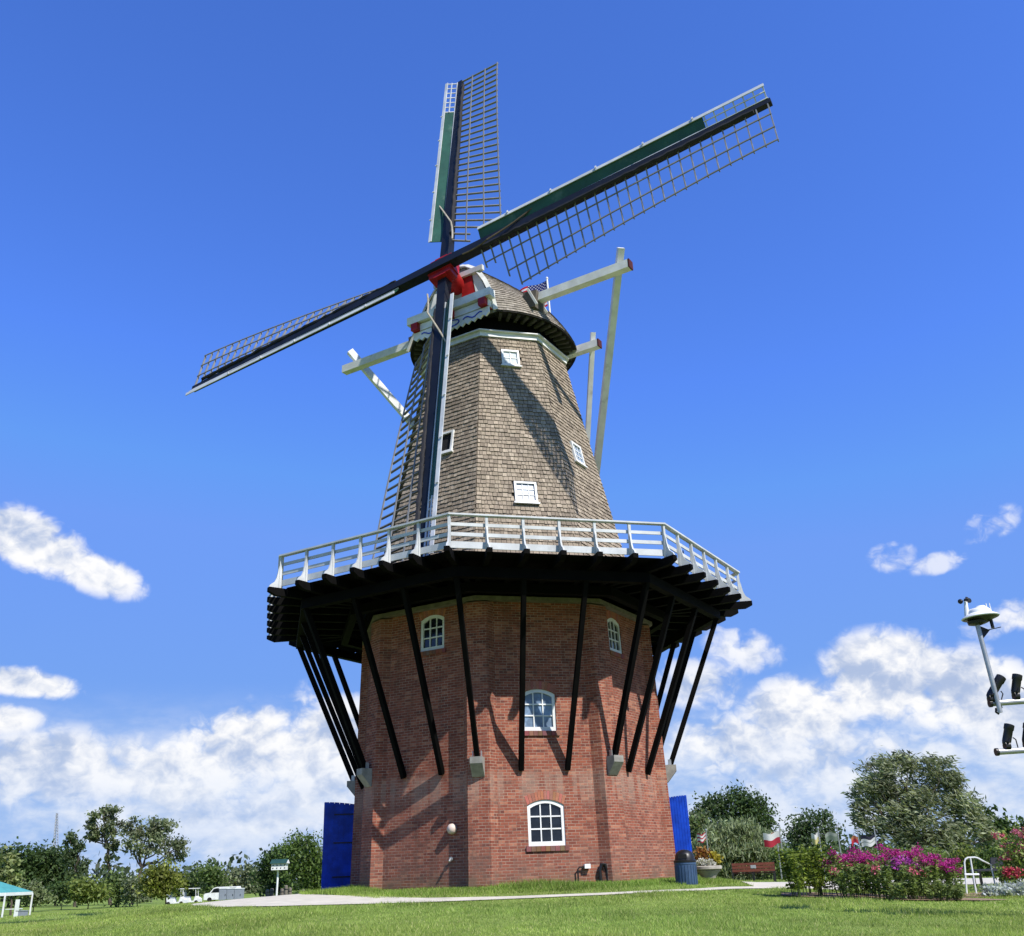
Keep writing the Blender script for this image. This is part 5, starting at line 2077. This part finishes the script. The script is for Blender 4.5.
wb0 = L_(996.5, 706) - Y3 * .075
ws = thing('weather_station', 'white weather station with cup anemometer on a leaning pole above the spotlights', 'weather station', wb0)
wt_ = L_(974.6, 622) - Y3 * .075
ax_ = (wt_ - wb0).normalized()
mb = MB()
mb.tube([wb0 - ax_ * .12, wt_], .04, 12)
mb.build('pole', METAL, ws, smooth=True)
sx_ = Vector((1, 0, -.02)).normalized()
sx_ = (sx_ - ax_ * sx_.dot(ax_)).normalized()
hz_ = sx_.cross(ax_) * -1
hc = L_(978.5, 618.5) - Y3 * .075
mb = MB()
mb.lathe([(.10, -.10), (.21, -.045), (.30, -.015)], hc, 22, ax_)
mb.lathe([(.08, -.13), (.15, -.11), (.16, -.06)], hc - sx_ * .08, 18, ax_)
mb.build('base_dish', BLKMETAL, ws, smooth=True)
mb = MB()
mb.lathe([(.30, -.014), (.315, .0), (.30, .02), (.22, .06), (.20, .075), (.19, .12), (.16, .15), (.05, .165), (.01, .165)], hc, 22, ax_)
mb.build('housing', WHITE, ws, smooth=True)
mb = MB()
mb.lathe([(.10, .0), (.10, .17), (.07, .20), (.02, .205)], hc + sx_ * .05, 16, ax_)
mb.build('rain_collector', WHITE, ws, smooth=True)
for dx in (.16, .22):
    mb = MB()
    mb.tube([hc + sx_ * dx + ax_ * .03, hc + sx_ * dx + ax_ * .24], .008, 6)
    mb.build('bird_spike', WHITE, ws)
mb = MB()
ac = L_(963.5, 601.5) - Y3 * .075
mb.tube([hc - sx_ * .23 + ax_ * .0, ac + ax_ * -.02], [.045, .028], 10)
mb.build('anemometer_arm', WHITE, ws)
mb = MB()
mb.tube([ac - ax_ * .03, ac + ax_ * .03], .022, 8)
for k in range(3):
    a = k * 2.094 + .25
    d = sx_ * math.cos(a) + hz_ * math.sin(a)
    pd = sx_ * -math.sin(a) + hz_ * math.cos(a)
    e = ac + d * .085
    mb.tube([ac, e], .007, 5)
    mb.lathe([(.045, .0), (.043, .02), (.032, .04), (.012, .05), (.004, .05)], e, 10, pd)
mb.build('anemometer_cups', BLKMETAL, ws)
mb = MB()
vc = L_(984, 631) - Y3 * .075
mb.tube([hc + sx_ * .17 - ax_ * .02, hc + sx_ * .17 - ax_ * .2], .03, 8)
mb.prism([L_(980, 626), L_(990, 630), L_(983, 639), L_(980.5, 634)], Vector((0, .015, 0)))
mb.tube([L_(983, 631), L_(1001, 627)], .008, 6)
mb.build('wind_vane', BLKMETAL, ws)

# ------------------------------------------------------------------ far left: canopy tent, carts, van, cabinets, bird house
TY = 80.0
tc0 = at(-13, 920, TY)
TZ = at(27, 919.5, TY).z
o = Vector((tc0.x, tc0.y, TZ))
tent = thing('canopy_tent', 'teal and white roofed canopy tent at the left edge of the lawn', 'tent', o)
hw_ = 2.15
ez = at(26, 895, TY).z
vz = ez + .22
cn = [o + Vector((sx * hw_, sy * hw_, 0)) for sx, sy in ((-1, -1), (1, -1), (1, 1), (-1, 1))]
mb = MB()
apex = Vector((o.x, o.y, vz + .95))
for i in range(4):
    a, b = cn[i], cn[(i + 1) % 4]
    mb.face([Vector((a.x, a.y, vz)), Vector((b.x, b.y, vz)), apex])
mb.build('roof', TEAL, tent)
mb = MB()
for i in range(4):
    a, b = cn[i], cn[(i + 1) % 4]
    mb.beam(Vector((a.x, a.y, (vz + ez) / 2)), Vector((b.x, b.y, (vz + ez) / 2)), .03, vz - ez)
mb.build('valance', CANVAS, tent)
for c in cn:
    mb = MB()
    mb.beam(Vector((c.x, c.y, gz1(c.x, c.y) - .05)), Vector((c.x, c.y, ez + .1)), .09, .09)
    mb.build('leg', WHITE, tent)
o2 = at(21, 920, TY - .3)
o2.z = at(21, 920, TY - .3).z
t = thing('bin', 'grey square bin standing at the right leg of the canopy tent', 'bin', o2)
mb = MB()
mb.box(o2 + Z3 * .3, (.62, .6, .6))
mb.build('bin_body', GREYPANEL, t)
mb = MB()
mb.box(o2 + Z3 * .625, (.68, .66, .05))
mb.build('lid', GREYPANEL, t)
o2 = at(8, 920, TY - .2)
t = thing('folding_table', 'pale folding table standing under the canopy tent', 'table', o2)
mb = MB()
mb.box(o2 + Z3 * .74, (1.6, .75, .05))
mb.build('table_top', CANVAS, t)
for sx in (-.7, .7):
    for sy in (-.3, .3):
        mb = MB()
        mb.beam(o2 + Vector((sx, sy, 0)), o2 + Vector((sx, sy, .73)), .05, .05)
        mb.build('leg', WHITE, t)
o2 = at(15, 920, TY - .6)
t = thing('signboard', 'narrow white board standing between the table and the grey bin', 'sign', o2)
mb = MB()
mb.box(o2 + Z3 * .75, (.30, .06, 1.3))
mb.build('board', CANVAS, t)
mb = MB()
mb.box(o2 + Z3 * .05, (.4, .4, .1))
mb.build('foot', GREYPANEL, t)


def wheel(parent, c, r, w, axis):
    m_ = MB()
    m_.lathe([(r * .6, -w / 2), (r * .95, -w / 2), (r, -w / 3), (r, w / 3), (r * .95, w / 2), (r * .6, w / 2)], c, 16, axis)
    wh = m_.build('wheel', RUBBER, parent)
    m_ = MB()
    m_.lathe([(r * .62, -w * .45), (r * .62, w * .45)], c, 14, axis)
    m_.build('rim', METAL, wh)


def golf_cart(px, Y, lab):
    b = on_ground(px, 902, Y)
    b.z = min(b.z, at(px, 902.5, Y).z)
    t = thing('golf_cart', lab, 'golf cart', b, 'white carts parked beyond the left lawn')
    m_ = MB()
    pr = [(-1.1, .25), (-1.1, .75), (-.85, .85), (-.2, .80), (-.1, .42), (.45, .42), (.62, .95), (.95, .80), (1.2, .62), (1.22, .25)]
    m_.prism([b + Vector((x, -.55, z)) for x, z in pr], Y3 * 1.1)
    m_.build('body', WHITE, t)
    m_ = MB()
    m_.box(b + Vector((-.15, 0, 1.85)), (2.0, 1.2, .08))
    m_.build('roof', WHITE, t)
    for x0, x1 in ((-.95, -1.0), (.62, .72)):
        for y in (-.5, .5):
            m_ = MB()
            m_.beam(b + Vector((x1, y, .8)), b + Vector((x0, y, 1.83)), .05, .05)
            m_.build('roof_post', WHITE, t)
    m_ = MB()
    m_.box(b + Vector((-.5, 0, .88)), (.6, 1.0, .14))
    m_.box(b + Vector((-.85, 0, 1.2)), (.12, 1.0, .5))
    m_.build('seat', GREYPANEL, t)
    for x in (-.75, .8):
        for y in (-.5, .5):
            wheel(t, b + Vector((x, y, .24)), .24, .18, (0, 1, 0))


golf_cart(176, 128, 'white cart parked under the small yellow green tree')
golf_cart(191, 134, 'white cart parked between the other cart and the white van')

b = on_ground(222, 902, 148)
b.z = at(222, 902, 148).z
t = thing('van', 'white van parked behind the grey cabinets', 'van', b)
mb = MB()
pr = [(-2.3, .35), (-2.35, .95), (-2.2, 1.15), (-1.55, 1.25), (-1.05, 1.82), (-.6, 1.95), (2.2, 1.95), (2.35, 1.6), (2.4, .35)]
mb.prism([b + Vector((x, -.95, z)) for x, z in pr], Y3 * 1.9)
van = mb.build('body', WHITE, t)
mb = MB()
mb.prism([b + Vector((x, -.965, z)) for x, z in ((-1.35, 1.25), (-1.0, 1.72), (-.6, 1.8), (-.15, 1.8), (-.15, 1.25))], Y3 * .03)
mb.build('side_window', GLASS, t)
for x0, x1 in ((0, .95), (1.1, 2.1)):
    mb = MB()
    mb.prism([b + Vector((x, -.965, z)) for x, z in ((x0, 1.25), (x0, 1.8), (x1, 1.8), (x1, 1.25))], Y3 * .03)
    mb.build('side_window', GLASS, t)
for x in (-1.5, 1.5):
    for y in (-.85, .85):
        wheel(t, b + Vector((x, y, .34)), .34, .22, (0, 1, 0))

CG = 'grey service cabinets in a row'
cab = None
for i, (px, lab) in enumerate([(223.5, 'grey service cabinet, leftmost of the row beside the white van'), (231, 'grey service cabinet in the middle of the row'), (238.5, 'grey service cabinet, rightmost of the row at the path')]):
    b = at(px, 901.8, 75)
    if cab is None:
        cab = thing('service_cabinet', lab, 'cabinet', b, CG)
        m_ = MB()
        m_.box(b + Z3 * .42, (.56, .6, .84))
        m_.build('cabinet_body', GREYPANEL, cab)
        m_ = MB()
        m_.box(b + Z3 * .865, (.6, .66, .05))
        m_.build('lid', CANVAS, cab)
        m_ = MB()
        m_.box(b + Vector((0, -.31, .42)), (.48, .02, .72))
        d_ = m_.build('door', GREYPANEL, cab)
        m_ = MB()
        m_.box(b + Vector((.18, -.33, .45)), (.03, .03, .12))
        m_.build('handle', BLKMETAL, d_)
    else:
        c = copy_tree(cab)
        c.location = b
        tag(c, lab)

bb = at(276.3, 899, 60)
t = thing('bird_house', 'white bird house with a dark green roof on a white pole', 'bird house', bb)
bt = at(278.2, 870, 60)
m60 = mpp(60, 865)
mb = MB()
mb.tube([bb - Z3 * .1, bt], .055, 8)
mb.build('pole', WHITE, t)
mb = MB()
hx0, hx1 = at(271.8, 869, 60).x, at(287.2, 869, 60).x
z0, z1, z2 = bt.z, at(278, 863.6, 60).z, at(278, 860, 60).z
mb.box(Vector(((hx0 + hx1) / 2, 60, (z0 + z1) / 2)), (hx1 - hx0 - .08, .62, z1 - z0))
house = mb.build('house', WHITE, t)
mb = MB()
for k in range(4):
    for z in (z0 + .1, z0 + .25):
        mb.lathe([(.035, 0), (.035, .012)], Vector((hx0 + .14 + k * .22, 60 - .315, z)), 8, (0, -1, 0))
mb.build('entrance_holes', WINE, house)
mb = MB()
mb.prism([Vector((hx0 - .03, 60 - .42, z1)), Vector((hx0 - .03, 60, z2 + .04)), Vector((hx0 - .03, 60 + .42, z1))], Vector((hx1 - hx0 + .06, 0, 0)))
mb.build('roof', ROOFGREEN, house)
mb = MB()
mb.prism([Vector((hx1 + .032, 60 - .38, z1)), Vector((hx1 + .032, 60, z2)), Vector((hx1 + .032, 60 + .38, z1))], Vector((.02, 0, 0)))
mb.build('gable', WHITE, house)

for i, (px, h, lab) in enumerate([(267, .50, 'weathered wooden post, leftmost beside the bird house pole'), (271.5, .55, 'weathered wooden post just left of the bird house pole'), (281.5, .55, 'weathered wooden post just right of the bird house pole'), (285.5, .72, 'tallest weathered wooden post right of the bird house pole'),
                                  (289.5, .6, 'weathered wooden post right of the tallest one'), (303, .5, 'weathered wooden post standing alone before the blue door')]):
    b = at(px, 899.5, 61 + (i % 3) * .4)
    t = thing('wooden_post', lab, 'post', b, 'wooden posts around the bird house')
    mb = MB()
    mb.tube([b - Z3 * .1, b + Z3 * h], [.12, .10], 9)
    mb.lathe([(.10, 0), (.06, .03), (.01, .04)], b + Z3 * h, 9)
    mb.build('post_shaft', OLDWOOD, t)
    mb = MB()
    mb.tube([b + Z3 * (h * .72), b + Z3 * (h * .78)], .122, 9)
    mb.build('band', BLKMETAL, t)

rb = at(54, 890, 290)
rb.z = gz1(rb.x, rb.y)
t = thing('radio_mast', 'thin grey lattice radio mast rising behind the left trees', 'mast', rb)
rt = at(57, 813, 290)
mb = MB()
for k in range(3):
    a = k * 2.094
    d = Vector((math.cos(a), math.sin(a), 0))
    mb.tube([rb + d * 1.5, rt + d * .25], [.16, .10], 5)
mb.build('legs', METAL, t)
mb = MB()
for i in range(30):
    f0, f1 = i / 30, (i + 1) / 30
    for k in range(3):
        d0 = Vector((math.cos(k * 2.094), math.sin(k * 2.094), 0))
        d1 = Vector((math.cos((k + 1) * 2.094), math.sin((k + 1) * 2.094), 0))
        mb.tube([rb.lerp(rt, f0) + d0 * (1.5 - 1.25 * f0), rb.lerp(rt, f1) + d1 * (1.5 - 1.25 * f1)], .06, 4, caps=False)
mb.build('lattice', METAL, t)
